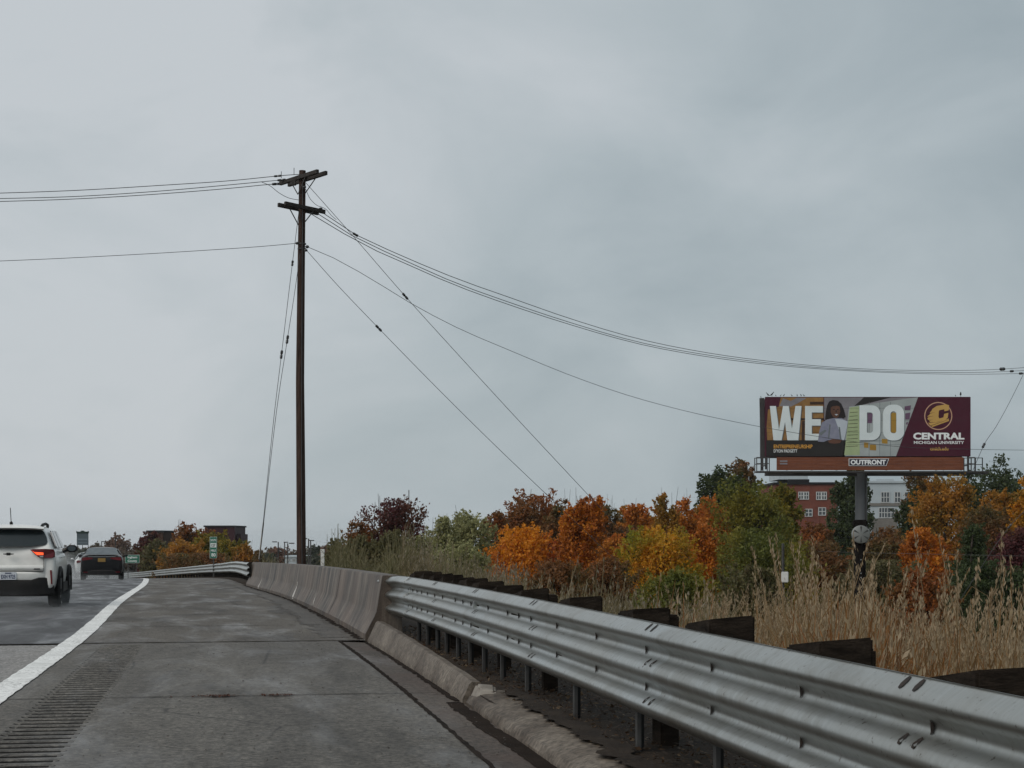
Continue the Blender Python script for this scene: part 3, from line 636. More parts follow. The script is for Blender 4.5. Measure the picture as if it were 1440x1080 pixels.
for i in range(10): y = 580+i*5.3; plane(mb, [(1195-i*.6,y),(1206,y-.9),(1206,y-.2),(1195-i*.6,y+.6)], .020, 6)
for a, b_, c_, d_ in ((1272,570,1281,577),(1273,580,1280,590),(1274,593,1277,597),(1246,580,1250,590),(1219,580,1227,595)): plane(mb, [(a,b_+1.5),(c_,b_),(c_-1,d_),(a,d_)], .020, 5)
for a, b_, c_, d_ in ((1215,622,1221,630),(1223,625,1232,633.5),(1240,617,1248,624),(1252,580,1260,609)): plane(mb, [(a,b_),(c_,b_+.6),(c_,d_),(a,d_-.6)], .020, 7)
for x in (1222,1237,1252): plane(mb, [(x,565),(x+.5,565),(x+.3,641),(x-.2,641)], .018, 8)
plane(mb, [(1209,620.5),(1266,619),(1266,619.6),(1209,621.1)], .018, 8)
plane(mb, [(1291,558.4),(1364.8,558.4),(1364.8,641.6),(1260,641.6)], .024, 9)
for z in (574,591,608,625): plane(mb, [(1077,z),(1364.5,z),(1364.5,z+.18),(1077,z+.18)], .0262, 1)
mb.build('poster', [B['ochre'],B['black'],B['lilac'],B['board'],B['paper'],B['purple'],B['beam'],B['gold'],B['shade'],B['maroon']], bill)
def big(name, t, xa, xb, ya, yb, d, mat, bold=.05):
    a = q(xa, yb); b = q(xb, ya); return lettering(name, t, a[0], b[0], a[1], b[1], -d, mat, bill, bold)
def blk(mb, polys, d, dx=0, dy=0):
    for p in polys: plane(mb, [(x+dx,y+dy) for x,y in p], d)
Wp = [[(1082.5,571),(1091,571),(1095.5,606),(1098.5,619),(1087.5,619)],[(1095,606),(1101,571),(1108,571),(1099,619),(1098,619)],[(1101,571),(1109,571),(1114,606),(1116.5,619),(1107,619)],[(1113,606),(1118.5,571),(1127,571),(1122.5,619),(1115.5,619)]]
Ep = [[(1132,571),(1141.5,571),(1141.5,619),(1132,619)],[(1141.5,571),(1157,571),(1157,580),(1141.5,580)],[(1141.5,589.5),(1154,589.5),(1154,598.5),(1141.5,598.5)],[(1141.5,610),(1153,610),(1150,619),(1141.5,619)]]
def stadium(mb, x0, x1, y0, y1, ix0, ix1, iy0, iy1, d, left_round=True, r=10):
    def rr(a0, a1, b0, b1, rl, rr_):
        pts = []
        for cx_, cy_, r_, s0 in ((a1-rr_, b0+rr_, rr_, -90), (a1-rr_, b1-rr_, rr_, 0), (a0+rl, b1-rl, rl, 90), (a0+rl, b0+rl, rl, 180)):
            for i in range(7): t = R(s0+15*i); pts.append((cx_+r_*math.cos(t), cy_+r_*math.sin(t)))
        return pts
    o_ = rr(x0,x1,y0,y1, r if left_round else .8, r); i_ = rr(ix0,ix1,iy0,iy1, min(4,(ix1-ix0)/2-.1) if left_round else .8, min(4,(ix1-ix0)/2-.1))
    n = len(o_); vs = [(q(*p)[0],-d,q(*p)[1]) for p in o_+i_]; mb.add(vs, [(i,(i+1)%n,n+(i+1)%n,n+i) for i in range(n)])
for d, dx, dy, mt, nm in ((.030,.9,.9,B['shade'],'letter_shadow'),(.036,0,0,B['letter'],'headline_letter')):
    mb = MB()
    for i, p_ in enumerate(Wp): plane(mb, [(x+dx,y+dy) for x,y in p_], d+.0012*i)
    mb.build(nm, mt, bill)
    mb = MB(); blk(mb, Ep, d+.001, dx, dy); mb.build(nm, mt, bill)
    mb = MB(); stadium(mb, 1208.5+dx, 1238+dx, 570+dy, 619+dy, 1219+dx, 1227.5+dx, 580+dy, 608.5+dy, d, False, 12); mb.build(nm, mt, bill)
    mb = MB(); stadium(mb, 1241.5+dx, 1271.5+dx, 569+dy, 619.5+dy, 1252+dx, 1260.5+dx, 578.5+dy, 609.5+dy, d, True, 13); mb.build(nm, mt, bill)
# the printed woman
mb = MB()
plane(mb, [(1163,570),(1166,564.5),(1171,562.5),(1178,563.5),(1183,568),(1187,577),(1189,586),(1184,590),(1176,591),(1166,591),(1160,590),(1161,580)], .040, 0)
plane(mb, [(1150,621),(1152,606),(1156,594),(1163,590),(1172,588),(1184,588),(1191,592),(1190,600),(1187,618),(1178,624),(1164,622)], .044, 1)
plane(mb, [(1174,589),(1185,590),(1192,593),(1190,606),(1187,619),(1184,619),(1178,600)], .048, 2)
plane(mb, [(1157,622),(1164,619),(1184,619),(1188,623),(1185,641.4),(1155,641.4)], .046, 3)
plane(mb, [(1168,571),(1172,568.5),(1178,569),(1181,573),(1181.5,579),(1179,586),(1175.5,588.5),(1171,586),(1168,580)], .050, 4)
plane(mb, [(1164,620),(1170,617.5),(1178,617.5),(1184,618.5),(1181,623),(1173,624),(1166,623)], .052, 4)
plane(mb, [(1167.6,573.5),(1169,567.8),(1177,567),(1181.5,571.5),(1176,570.6),(1170.5,571.5)], .054, 0)
plane(mb, [(1171,575.6),(1173.6,575.2),(1173.6,576.4),(1171,576.6)], .054, 0); plane(mb, [(1176.6,575.2),(1179.2,575.6),(1179.2,576.6),(1176.6,576.4)], .054, 0)
plane(mb, [(1173.2,582.8),(1175.8,582.3),(1178.6,582.8),(1176,584.4)], .054, 2); plane(mb, [(1175,577),(1176.2,577),(1176.6,580),(1174.8,580)], .054, 5)
plane(mb, [(1152,609),(1160,604),(1162,606),(1154,613)], .050, 6); plane(mb, [(1166,597),(1168,597),(1166,617),(1164,617)], .050, 6); plane(mb, [(1179,600),(1181,601),(1183,617),(1181,618)], .051, 6)
mb.build('printed_figure', [B['hair'],B['jacket'],B['shirt'],B['black'],B['skin'],B['hair'],B['shade']], bill)
big('caption_lettering', 'ENTREPRENEURSHIP', 1088, 1142.5, 625.2, 630.6, .030, B['caption'], .02)
big('caption_lettering', "D'YON PADGETT", 1088, 1121, 631.8, 636.4, .030, B['white'], .015)
big('name_lettering', 'CENTRAL', 1284, 1356, 608.4, 618.2, .032, B['white'], .045)
big('name_lettering', 'MICHIGAN UNIVERSITY', 1285, 1355.5, 620.2, 624.4, .032, B['white'], .02)
big('web_lettering', 'cmich.edu', 1308, 1333.5, 628.5, 633.5, .032, B['emblem'], .03)
# round emblem: ring and a winged block C
mb = MB(); c_ = (1319.3, 585); n = 48; vs = []
for i in range(n):
    t = 2*math.pi*i/n
    for r_ in (18.3,19.7): p = q(c_[0]+r_*math.cos(t), c_[1]+r_*math.sin(t)); vs.append((p[0],-.030,p[1]))
mb.add(vs, [(2*i,2*i+1,(2*i+3)%(2*n),(2*i+2)%(2*n)) for i in range(n)]); mb.build('emblem_ring', B['ring'], bill)
mb = MB()
Cp = [[(1311,575),(1317,571),(1330,568.5),(1334.5,570),(1334,577),(1328,578.5),(1327.5,575.5),(1321,577),(1319.5,586),(1312,590),(1304,589)],
      [(1304,589),(1312,588),(1319.5,585.5),(1320.5,588.5),(1326.5,587),(1327.5,582),(1333.5,580.5),(1332.5,587.5),(1329,590.5),(1316,594),(1308,593.5)],
      [(1307,581),(1312,574.5),(1313,580)],[(1303.6,585.5),(1313,579.5),(1312,589)],
      [(1309,599),(1334,590.2),(1334.5,592),(1311,600.5)],[(1305,594.5),(1318,594),(1334,588.6),(1334.4,589.8),(1308,598.6)]]
for i, p in enumerate(Cp): plane(mb, p, .034+.0012*i)
mb.build('emblem', B['emblem'], bill)
mb = MB()
for i, (a, b_) in enumerate((((1304,582.5),(1315,579.5)),((1303.5,586.6),(1314,585)),((1305,591),(1313,590.2)))):
    plane(mb, [(a[0],a[1]-.45),(b_[0],b_[1]),(a[0],a[1]+.45)], .043)
plane(mb, [(1320.2,577.5),(1321.6,577),(1321,585),(1319.6,585.5)], .043); plane(mb, [(1321,580.5),(1333.6,578),(1333.5,579.4),(1321,582)], .043)
mb.build('emblem_cut', B['maroon'], bill)
# skirt with sign, catwalk and rails
a = q(1091,661.5); b = q(1353,643.2)
mb = MB()
for i in range(4):
    zz0 = a[1]+(b[1]-a[1])*i/4; zz1 = a[1]+(b[1]-a[1])*(i+1)/4-.003; mb.box(((a[0]+b[0])/2,-.35,(zz0+zz1)/2), (b[0]-a[0],.04,zz1-zz0))
mb.build('skirt', M['skirt'], bill)
sg = flat('sign_plate', [(1192,655.5),(1192,645.2),(1248.5,645.2),(1244.5,655.5)], .385, B['white'])
mb = MB(); mb.prism([q(*p) for p in [(1192.7,654.9),(1192.7,645.8),(1247.5,645.8),(1244,654.9)]], -.412, -.406); mb.build('sign_face', B['navy'], sg)
aa = q(1194.5,653.8); bb = q(1244,646.9); lettering('sign_lettering', 'OUTFRONT', aa[0], bb[0], aa[1], bb[1], -.416, B['white'], sg, .045)
for y in (647.8,651.4): flat('notice_plate', [(1095.5,y+2),(1095.5,y),(1106,y),(1106,y+2)], .373, B['lilac'])
a = q(1060,663.2); b = q(1384,663.2)
mb = MB(); mb.box(((a[0]+b[0])/2,-.75,a[1]-.06), (b[0]-a[0],1.1,.10)); mb.box(((a[0]+b[0])/2,1.2,a[1]-.14), ((b[0]-a[0])*.88,.5,.24)); mb.build('catwalk', M['bsteel'], bill)
mb = MB()
for xa, xb in ((1060.5,1078),(1354,1364)):
    for y in (644.5,653): 
        for dd in (-1.25,-.3): p, r_ = q(xa,y), q(xb,y); mb.beam((p[0],dd,p[1]),(r_[0],dd,r_[1]),.05,.05)
    for xx in np.linspace(xa,xb,3):
        for dd in (-1.25,-.3): p, r_ = q(xx,644), q(xx,664); mb.beam((p[0],dd,p[1]),(r_[0],dd,r_[1]),.06,.06)
for xa, xb in ((1376,1396),):
    for y in (641.5,651): p, r_ = q(xa,y), q(xb,y); mb.beam((p[0],2.6,p[1]),(r_[0],2.6,r_[1]),.05,.05)
    for xx in (1376,1386,1396): p, r_ = q(xx,641), q(xx,664); mb.beam((p[0],2.6,p[1]),(r_[0],2.6,r_[1]),.06,.06)
mb.box((q(1386,0)[0],2.6,q(0,664)[1]), (1.6,1.0,.1))
mb.build('handrail', M['bsteel'], bill)
mb = MB(); p = q(1216,663); mb.tube([(p[0],1.2,-1.0),(p[0],1.2,p[1])], .43, 28); mb.build('column', M['column'], bill, smooth=50)
mb = MB(); zz = q(0,744)[1]; mb.tube([(p[0],1.2,zz),(p[0],1.2,zz+.1)], .46, 28); mb.build('column_band', M['bsteel'], bill)
mb = MB(); mb.tube([(p[0]+.25,.78,0),(p[0]+.25,.78,p[1])], .04, 8); mb.build('conduit', M['bsteel'], bill)
M['bird'] = pm('dark_feather', (.02,.02,.022), (.03,.03,.03), 9, .6)
birds = [(1070.5,.16),(1080.5,.30),(1085.5,.34),(1091.5,.15),(1098,.16),(1102.5,.20),(1114,.18),(1121.5,.18),(1127,.20),(1131,.19),(1344.5,.15),(1351.5,.34)]
bp = None
for i, (px, h) in enumerate(birds):
    x = (px-CX)*k; z = W(0,558,BY)[2]+.012+(0 if px > 1075 else -.11)
    if bp is None:
        mb = MB(); rg = []
        for (yy, zz, r_) in ((-.15,.10,.012),(-.09,.13,.035),(-.02,.17,.065),(.05,.22,.075),(.10,.28,.055),(.125,.335,.045),(.15,.36,.038),(.19,.35,.012)):
            rg.append([(r_*math.cos(2*math.pi*j/8), yy-.0, zz+r_*math.sin(2*math.pi*j/8)) for j in range(8)])
        mb.loft(rg); mb.tube([(.02,.02,0),(.02,.03,.17)], .008, 4); mb.tube([(-.02,.02,0),(-.02,.03,.17)], .008, 4); bp = mb.build('bird', M['bird'], smooth=60); o = bp
    else: o = bp.copy(); col.objects.link(o)
    s = h/.38; o.location = (x, BY+.11, z); o.scale = (s,s,s); o.rotation_euler = (0,0,random.uniform(-2.4,2.4))
    tag(o, 'small dark bird perched on the top left edge of the billboard' if px < 1200 else 'small dark bird perched on the top right edge of the billboard', 'bird', 'birds on the billboard')

# ------------------------------------------------------------------ roadside posts and signs
X, Y, Z = W(1209, 900, 42); zb = float(terr(np.array(X), np.array(Y)))
sp_ = empty('disc_post', (X,Y,zb), 0, 'thick black post carrying a round pale disc in front of the billboard column', 'post')
M['black'] = pm('creosote', (.006,.005,.005), (.012,.010,.009), 4, .9, spec=.05, stretch=(2,2,.4))
M['disc'] = pm('disc_paint', (.19,.20,.195), (.13,.137,.133), 4, .5); M['discdark'] = pm('disc_spoke', (.035,.037,.036), (.05,.05,.048), 4, .5)
ztop = W(0,741,42)[2]-zb
mb = MB(); mb.tube([(0,0,-.3),(0,0,ztop)], [.155,.145], 14); mb.build('shaft', M['black'], sp_, smooth=50)
mb = MB(); mb.box((-.0,0,W(0,736,42)[2]-zb), (.33,.3,.18)); mb.build('cap', M['black'], sp_, bevel=.03)
dz = W(0,751.5,42)[2]-zb; dx = (1208-1209)/F*42
mb = MB(); mb.tube([(dx,-.16,dz),(dx,-.235,dz),(dx,-.25,dz)], [.225,.225,.205], 32); dk = mb.build('disc', M['disc'], sp_, smooth=40)
mb = MB()
for i in range(6):
    t = R(30+60*i); c, s = math.cos(t), math.sin(t); n_ = (-s, c)
    mb.add([(dx+.04*c,-.2535,dz+.04*s),(dx+.20*c+.025*n_[0],-.2535,dz+.20*s+.025*n_[1]),(dx+.20*c-.025*n_[0],-.2535,dz+.20*s-.025*n_[1])], [(0,1,2)])
mb.build('spoke', M['discdark'], dk)
mb = MB()
for y in (787,806,812): mb.box((0,-.152,W(0,y,42)[2]-zb), (.03,.012,.03))
mb.build('bolt', M['disc'], sp_)
X, Y, Z = W(1101, 860, 42); zb = float(terr(np.array(X), np.array(Y)))
mp_ = empty('meter_post', (X,Y,zb), 0, 'thin grey post with a small white box standing in the reeds', 'post')
zt = W(0,764,42)[2]-zb; mb = MB(); mb.tube([(0,0,-.3),(0,0,zt)], .035, 8); mb.build('shaft', M['steel'], mp_)
M['wbox'] = pm('white_box', (.6,.6,.58), (.45,.45,.43), 5, .5)
mb = MB(); mb.box((.035,-.07,W(0,811.5,42)[2]-zb), (.17,.10,.27)); mb.build('box', M['wbox'], mp_, bevel=.015)
M['green'] = pm('sign_green', (.004,.115,.07), (.004,.10,.06), 3, .4); M['swhite'] = pm('sign_white', (.62,.66,.64), (.55,.6,.58), 3, .4); M['sblack'] = pm('sign_black', (.02,.02,.02), None, 3, .5)
def board(name, label, px0, px1, py0, py1, Y, rows, posts, bg='green', border=True):
    kk = Y/F; cx = (px0+px1)/2; X = (cx-CX)*kk; zb = float(terr(np.array(X), np.array(Y))); root = empty(name, (X,Y,zb), 0, label, 'sign')
    qq = lambda px, py: ((px-cx)*kk, CH-(py-HY)*kk-zb); a, b = qq(px0,py1), qq(px1,py0)
    mb = MB(); mb.prism([(a[0],a[1]),(b[0],a[1]),(b[0],b[1]),(a[0],b[1])], 0, .03); pl = mb.build('panel', M['swhite'] if border else M[bg], root)
    if border:
        w = .35*kk; mb = MB(); mb.prism([(a[0]+w,a[1]+w),(b[0]-w,a[1]+w),(b[0]-w,b[1]-w),(a[0]+w,b[1]-w)], -.008, -.002); mb.build('face', M[bg], pl)
    for t, xa, xb, ya, yb, m_ in rows:
        c, d = qq(xa,yb), qq(xb,ya)
        if t == '#':
            mb = MB(); mb.prism([(c[0],c[1]),(d[0],c[1]),(d[0],d[1]),(c[0],d[1])], -.012, -.009); mb.build('shield', M[m_], pl)
        else: lettering('lettering', t, c[0], d[0], c[1], d[1], -.016, M[m_], pl, .03)
    for px in posts:
        x = (px-cx)*kk; mb = MB(); mb.box((x,.06,(b[1]-.1)/2-.2), (.07,.05,b[1]+.2)); mb.build('post', M['steel'], root)
    return root
board('mile_marker', 'narrow green sign reading south 127 mile 80 behind the far guardrail', 295, 305, 755, 785, 96,
      [('SOUTH',296.2,304,758,761.2,'swhite'),('#',296,304.2,763.6,769.8,'swhite'),('127',297.4,303,764.8,768.8,'sblack'),('MILE',296.6,303.6,772.6,775.6,'swhite'),('80',297.2,303.4,777.8,782.8,'swhite')], (300,))
board('county_sign', 'small green sign reading Ingham County beyond the dark sedan', 176, 196, 780.3, 791.8, 152, [('Ingham',179.5,193,782,786,'swhite'),('County',179.5,193,787,791,'swhite')], (180,192))
M['slate'] = pm('slate_blue_paint', (.06,.085,.10), (.05,.072,.085), 2, .5); M['slate2'] = pm('slate_blue_stripe', (.12,.16,.19), None, 2, .5); M['dkgreen'] = pm('dark_green_frame', (.02,.035,.03), (.025,.04,.035), 2, .6)
zs = board('welcome_sign', 'tall slate blue sign on posts with a crest on top beyond the cars', 108, 124.3, 747.5, 766.5, 200, [('#',109.5,123,757.5,759.3,'slate2'),('#',109.5,123,762.5,763.6,'slate2')], (108.6,115.8,123.8), 'slate', False)
kk = 200/F; mb = MB(); zb = zs.location.z; g_ = lambda px, py: ((px-116.15)*kk, CH-(py-HY)*kk-zb)
mb.prism([g_(107.4,750),(g_(124.9,750)),g_(124.9,746.6),g_(123,747.6),g_(119.5,747.8),g_(117.8,746.2),g_(114.5,746.2),g_(112.8,747.8),g_(109.3,747.6),g_(107.4,746.6)], -.05, .06); mb.build('crest', M['dkgreen'], zs)
X, Y, Z = W(443.5, 792, 57.5); zb = float(terr(np.array(X), np.array(Y+2)))
mb = MB(); mb.box((0,0,.7), (.13,.10,1.5)); mb.box((0,0,1.5), (.15,.12,.12)); tag(mb.build('marker_post', M['wbox'], loc=(X,Y+2.2,zb+.12), bevel=.01), 'stubby pale marker post just behind the concrete barrier', 'post')
def lamp(px, ptop, Y, arm, label, h=None):
    X = (px-CX)/F*Y; zb = float(terr(np.array(X), np.array(Y))); zt = W(0,ptop,Y)[2]-zb; root = empty('street_lamp', (X,Y,zb), 0, label, 'street lamp', 'lamps of the far car park')
    mb = MB(); mb.tube([(0,0,0),(0,0,zt)], [.09,.07], 8); mb.build('pole', M['bsteel'], root)
    mb = MB(); mb.box((arm*.45,0,zt), (.62,.3,.12)); mb.build('lamp_head', M['bsteel'], root, bevel=.03)
lamp(391.3,762,210,-1,'leftmost dark lamp post of the car park left of the utility pole'); lamp(400.3,762.5,225,.4,'middle dark lamp post of the car park left of the utility pole'); lamp(404.6,764,190,1,'dark lamp post of the car park nearest the utility pole on its left')
lamp(434,757.5,180,-1,'taller dark lamp post just right of the utility pole'); lamp(436.8,760,200,.3,'shorter dark lamp post just right of the utility pole')
lamp(143,761.5,260,.6,'far lamp post above the white car roof'); lamp(162.3,757,240,.7,'far lamp post above the dark sedan roof')
mb = MB(); a = W(575,705,110); b = W(575,689,110); mb.tube([(a[0],a[1],a[2]-5),a,b], .03, 5); tag(mb.build('antenna_mast', M['steel']), 'thin antenna mast rising above the purple tree', 'antenna')

# ------------------------------------------------------------------ buildings
M['brick'] = pm('red_brick', (.17,.06,.042), (.12,.045,.035), 1.2, .85, fine=.3); M['brickdk'] = pm('maroon_cladding', (.042,.014,.018), (.034,.012,.016), .8, .6)
M['brickbr'] = pm('brown_brick', (.065,.035,.024), (.05,.028,.02), .8, .85); M['wclad'] = pm('pale_cladding', (.42,.47,.50), (.36,.41,.44), .5, .6); M['gstone'] = pm('grey_brick', (.19,.18,.165), (.15,.14,.13), 2, .85, stretch=(1,1,5))
M['glass'] = pm('window_glass', (.05,.06,.07), (.08,.09,.10), .7, .08); M['frame'] = pm('window_frame', (.5,.52,.52), None, 2, .5); M['roofdk'] = pm('roof_dark', (.02,.02,.022), None, 2, .7)
def building(label, px0, px1, ptop, Y, mat, depth=12, wins=(), extra=()):
    kk = Y/F; cx = (px0+px1)/2; X = (cx-CX)*kk; zb = float(terr(np.array(X), np.array(Y)))-.5; root = empty('building', (X,Y,zb), 0, label, 'building')
    qq = lambda px, py: ((px-cx)*kk, CH-(py-HY)*kk-zb); w = (px1-px0)*kk; zt = qq(0,ptop)[1]
    mb = MB(); mb.box((0,depth/2,zt/2), (w,depth,zt)); mb.build('wall', M[mat], root)
    mb = MB(); mb.box((0,depth/2,zt+.12), (w+.4,depth+.4,.28)); mb.build('roof', M['roofdk' if mat != 'wclad' else 'wclad'], root)
    for (a, b_, c_, d_, nx, nz) in wins:
        p, r_ = qq(a,d_), qq(b_,c_); x0, x1, z0, z1 = p[0], r_[0], p[1], r_[1]; t = .09
        mb = MB(); mb.box(((x0+x1)/2,-.02,(z0+z1)/2), (x1-x0,.06,z1-z0)); wn = mb.build('window', M['glass'], root)
        mb = MB()
        for i in range(nx+1): mb.box((x0+(x1-x0)*i/nx,-.07,(z0+z1)/2), (t,.06,z1-z0+t))
        for i in range(nz+1): mb.box(((x0+x1)/2,-.075,z0+(z1-z0)*i/nz), (x1-x0+t,.06,t))
        mb.build('window_frame', M['frame'], wn)
    for nm, (a, b_, c_, d_), m_, y0, dd in extra:
        p, r_ = qq(a,d_), qq(b_,c_); mb = MB(); mb.box(((p[0]+r_[0])/2,y0+dd/2,(p[1]+r_[1])/2), (r_[0]-p[0],dd,r_[1]-p[1])); mb.build(nm, M[m_], root)
    return root
building('red brick building with white framed windows below the billboard', 1090, 1178, 681, 215, 'brick', 14,
   [(1123,1129.5,692,702,2,2),(1130.5,1137,692,702,2,2),(1148,1154.5,692,702.5,2,2),(1155.5,1162,692,702.5,2,2),(1151,1161,714,724.5,2,2),(1132,1142,716,726,2,2),(1100,1110,692,702,2,2)],
   [('penthouse',(1100,1142,664,673),'wclad',3,8),('penthouse_base',(1113,1143,673,679.5),'roofdk',2.5,9)])
building('pale clad modern building with tall windows right of the billboard column', 1222, 1296, 679, 225, 'wclad', 14,
   [(1239,1250.5,692,706.5,3,2),(1258,1266,692,706.5,2,2),(1236,1247.5,714,728,3,2),(1248,1257.5,714,728,2,2),(1272,1284,692,706,2,2)],
   [('lower_storey',(1226,1260,729,760),'gstone',-.6,.6),('parapet',(1232,1257,674,679),'wclad',-.1,3),('floor_band',(1222,1296,707.5,711.5),'gstone',-.12,.12)])
building('maroon block rising above the yellow trees left of the pole', 288, 330, 741, 300, 'brickdk', 12, (), [('annex',(330,336,751,790),'brickdk',2,8)])
building('brown brick block behind the dark red tree on the left', 207.5, 229, 748, 290, 'brickbr', 10)
building('long low white building beyond the car park by the pole', 401, 428, 783.6, 270, 'wclad', 8, [(404,408,786,789,2,1),(411,416,786,789,2,1)])

# ------------------------------------------------------------------ cars
def carpaint(name, c, r=.3, grime=None):
    m, nt, b, L = newmat(name); f = noise(nt, 2.5, 5, .65, objco(nt))
    L(ramp(nt, f, [(.35, c), (.75, grime or tuple(x*.85 for x in c))]), b.inputs['Base Color']); b.inputs['Roughness'].default_value = r
    b.inputs['Coat Weight'].default_value = .5 if c[0] > .1 else .2; b.inputs['Specular IOR Level'].default_value = .5 if c[0] > .1 else .25; b.inputs['Coat Roughness'].default_value = .12; return m
M['cwhite'] = carpaint('white_car_paint', (.74,.74,.71), .32, (.58,.575,.55)); M['cdark'] = carpaint('dark_car_paint', (.004,.004,.005), .3, (.008,.008,.009)); M['cwhite2'] = carpaint('grey_white_paint', (.55,.57,.57), .4)
M['cglass'] = pm('tinted_glass', (.012,.018,.02), (.02,.027,.03), 3, .06); M['cglass2'] = pm('rainy_glass', (.05,.065,.075), (.09,.11,.12), 4, .12)
M['plastic'] = pm('black_plastic', (.014,.014,.015), (.026,.025,.024), 5, .6); M['tyre'] = pm('tyre_rubber', (.012,.012,.012), (.022,.021,.02), 6, .7); M['rim'] = pm('alloy_rim', (.22,.22,.23), (.13,.13,.13), 5, .35, metal=.7)
M['tail'] = pm('tail_lamp_red', (.13,.006,.012), (.10,.006,.010), 4, .18); M['lit'] = pm('lit_tail_lamp', (.6,.08,.02), (.6,.08,.02), 2, .3, emit=(1,.09,.025), es=1.3); M['clear'] = pm('clear_lens', (.35,.36,.36), (.28,.28,.29), 5, .15)
M['plate'] = pm('licence_plate_white', (.55,.58,.62), (.5,.53,.57), 3, .5); M['platey'] = pm('licence_plate_yellow', (.26,.16,.035), (.22,.13,.03), 3, .5); M['pblue'] = pm('plate_blue', (.02,.035,.10), None, 3, .5); M['chrome'] = pm('chrome_strip', (.5,.5,.5), (.4,.4,.4), 3, .25, metal=.9)
def mirror(pts): return pts+[(-x,y,z) for x,y,z in reversed(pts)]
def car_body(st, paint, root):
    # st: rings of right-half points (x, y, z) from bottom centre to top centre; mirrored
    mb = MB(); rings = []
    for r_ in st: rings.append(r_+[(-x,y,z) for x,y,z in reversed(r_[1:-1])])
    mb.loft(rings); o = mb.build('body', paint, root, smooth=32)
    md = o.modifiers.new('sub', 'SUBSURF'); md.levels = md.render_levels = 2; return o
def wheel(root, x, y, r, w, side):
    mb = MB(); prof = [(-w/2,r*.64),(-w/2,r*.93),(-w*.36,r),(w*.36,r),(w/2,r*.93),(w/2,r*.64)]; rg = []
    for i in range(28):
        t = 2*math.pi*i/28; rg.append([(x+a, y+b*math.cos(t), r+b*math.sin(t)) for a, b in prof])
    mb.loft(rg+[rg[0]], cap=False); wh = mb.build('wheel', M['tyre'], root, smooth=35)
    mb = MB(); xo = x+side*(w/2-.03); mb.tube([(xo-side*.05,y,r),(xo,y,r)], r*.645, 28)
    for i in range(5):
        t = 2*math.pi*i/5+.3; mb.beam((xo+side*.006,y,r),(xo+side*.012,y+r*.62*math.cos(t),r+r*.62*math.sin(t)), .03, .07, 1)
    mb.build('rim', [M['plastic'], M['rim']], wh)
def panel(root, name, mat, quad, poly, off, parent=None, thick=.0):
    # polygon given in (u, v) of a bilinear patch, laid a few mm outside it
    a, b, c, d = [Vector(p) for p in quad]; n = (b-a).cross(d-a).normalized(); vs = []
    for u, v in poly: vs.append(a*(1-u)*(1-v)+b*u*(1-v)+c*u*v+d*(1-u)*v+n*off)
    mb = MB(); m = len(vs); vb = [p-n*.02 for p in vs]; mb.add(vs+vb, [tuple(range(m)), tuple(range(2*m-1,m-1,-1))]+[(i,m+i,m+(i+1)%m,(i+1)%m) for i in range(m)])
    return mb.build(name, mat, parent or root)
def rrect(u0, u1, v0, v1, r=.08, n=4):
    pts = []
    for cx_, cy_, s0 in ((u1-r,v0+r,-90),(u1-r,v1-r,0),(u0+r,v1-r,90),(u0+r,v0+r,180)):
        for i in range(n+1): t = R(s0+90*i/n); pts.append((cx_+r*math.cos(t), cy_+r*math.sin(t)))
    return pts
def face(mb, pts, y, m=0):       # rear-facing plate with a little depth
    n = len(pts); vs = [(x,y,z) for x,z in pts]+[(x,y+.03,z) for x,z in pts]
    mb.add(vs, [tuple(range(n)), tuple(range(2*n-1,n-1,-1))]+[(i,n+i,n+(i+1)%n,(i+1)%n) for i in range(n)], m)

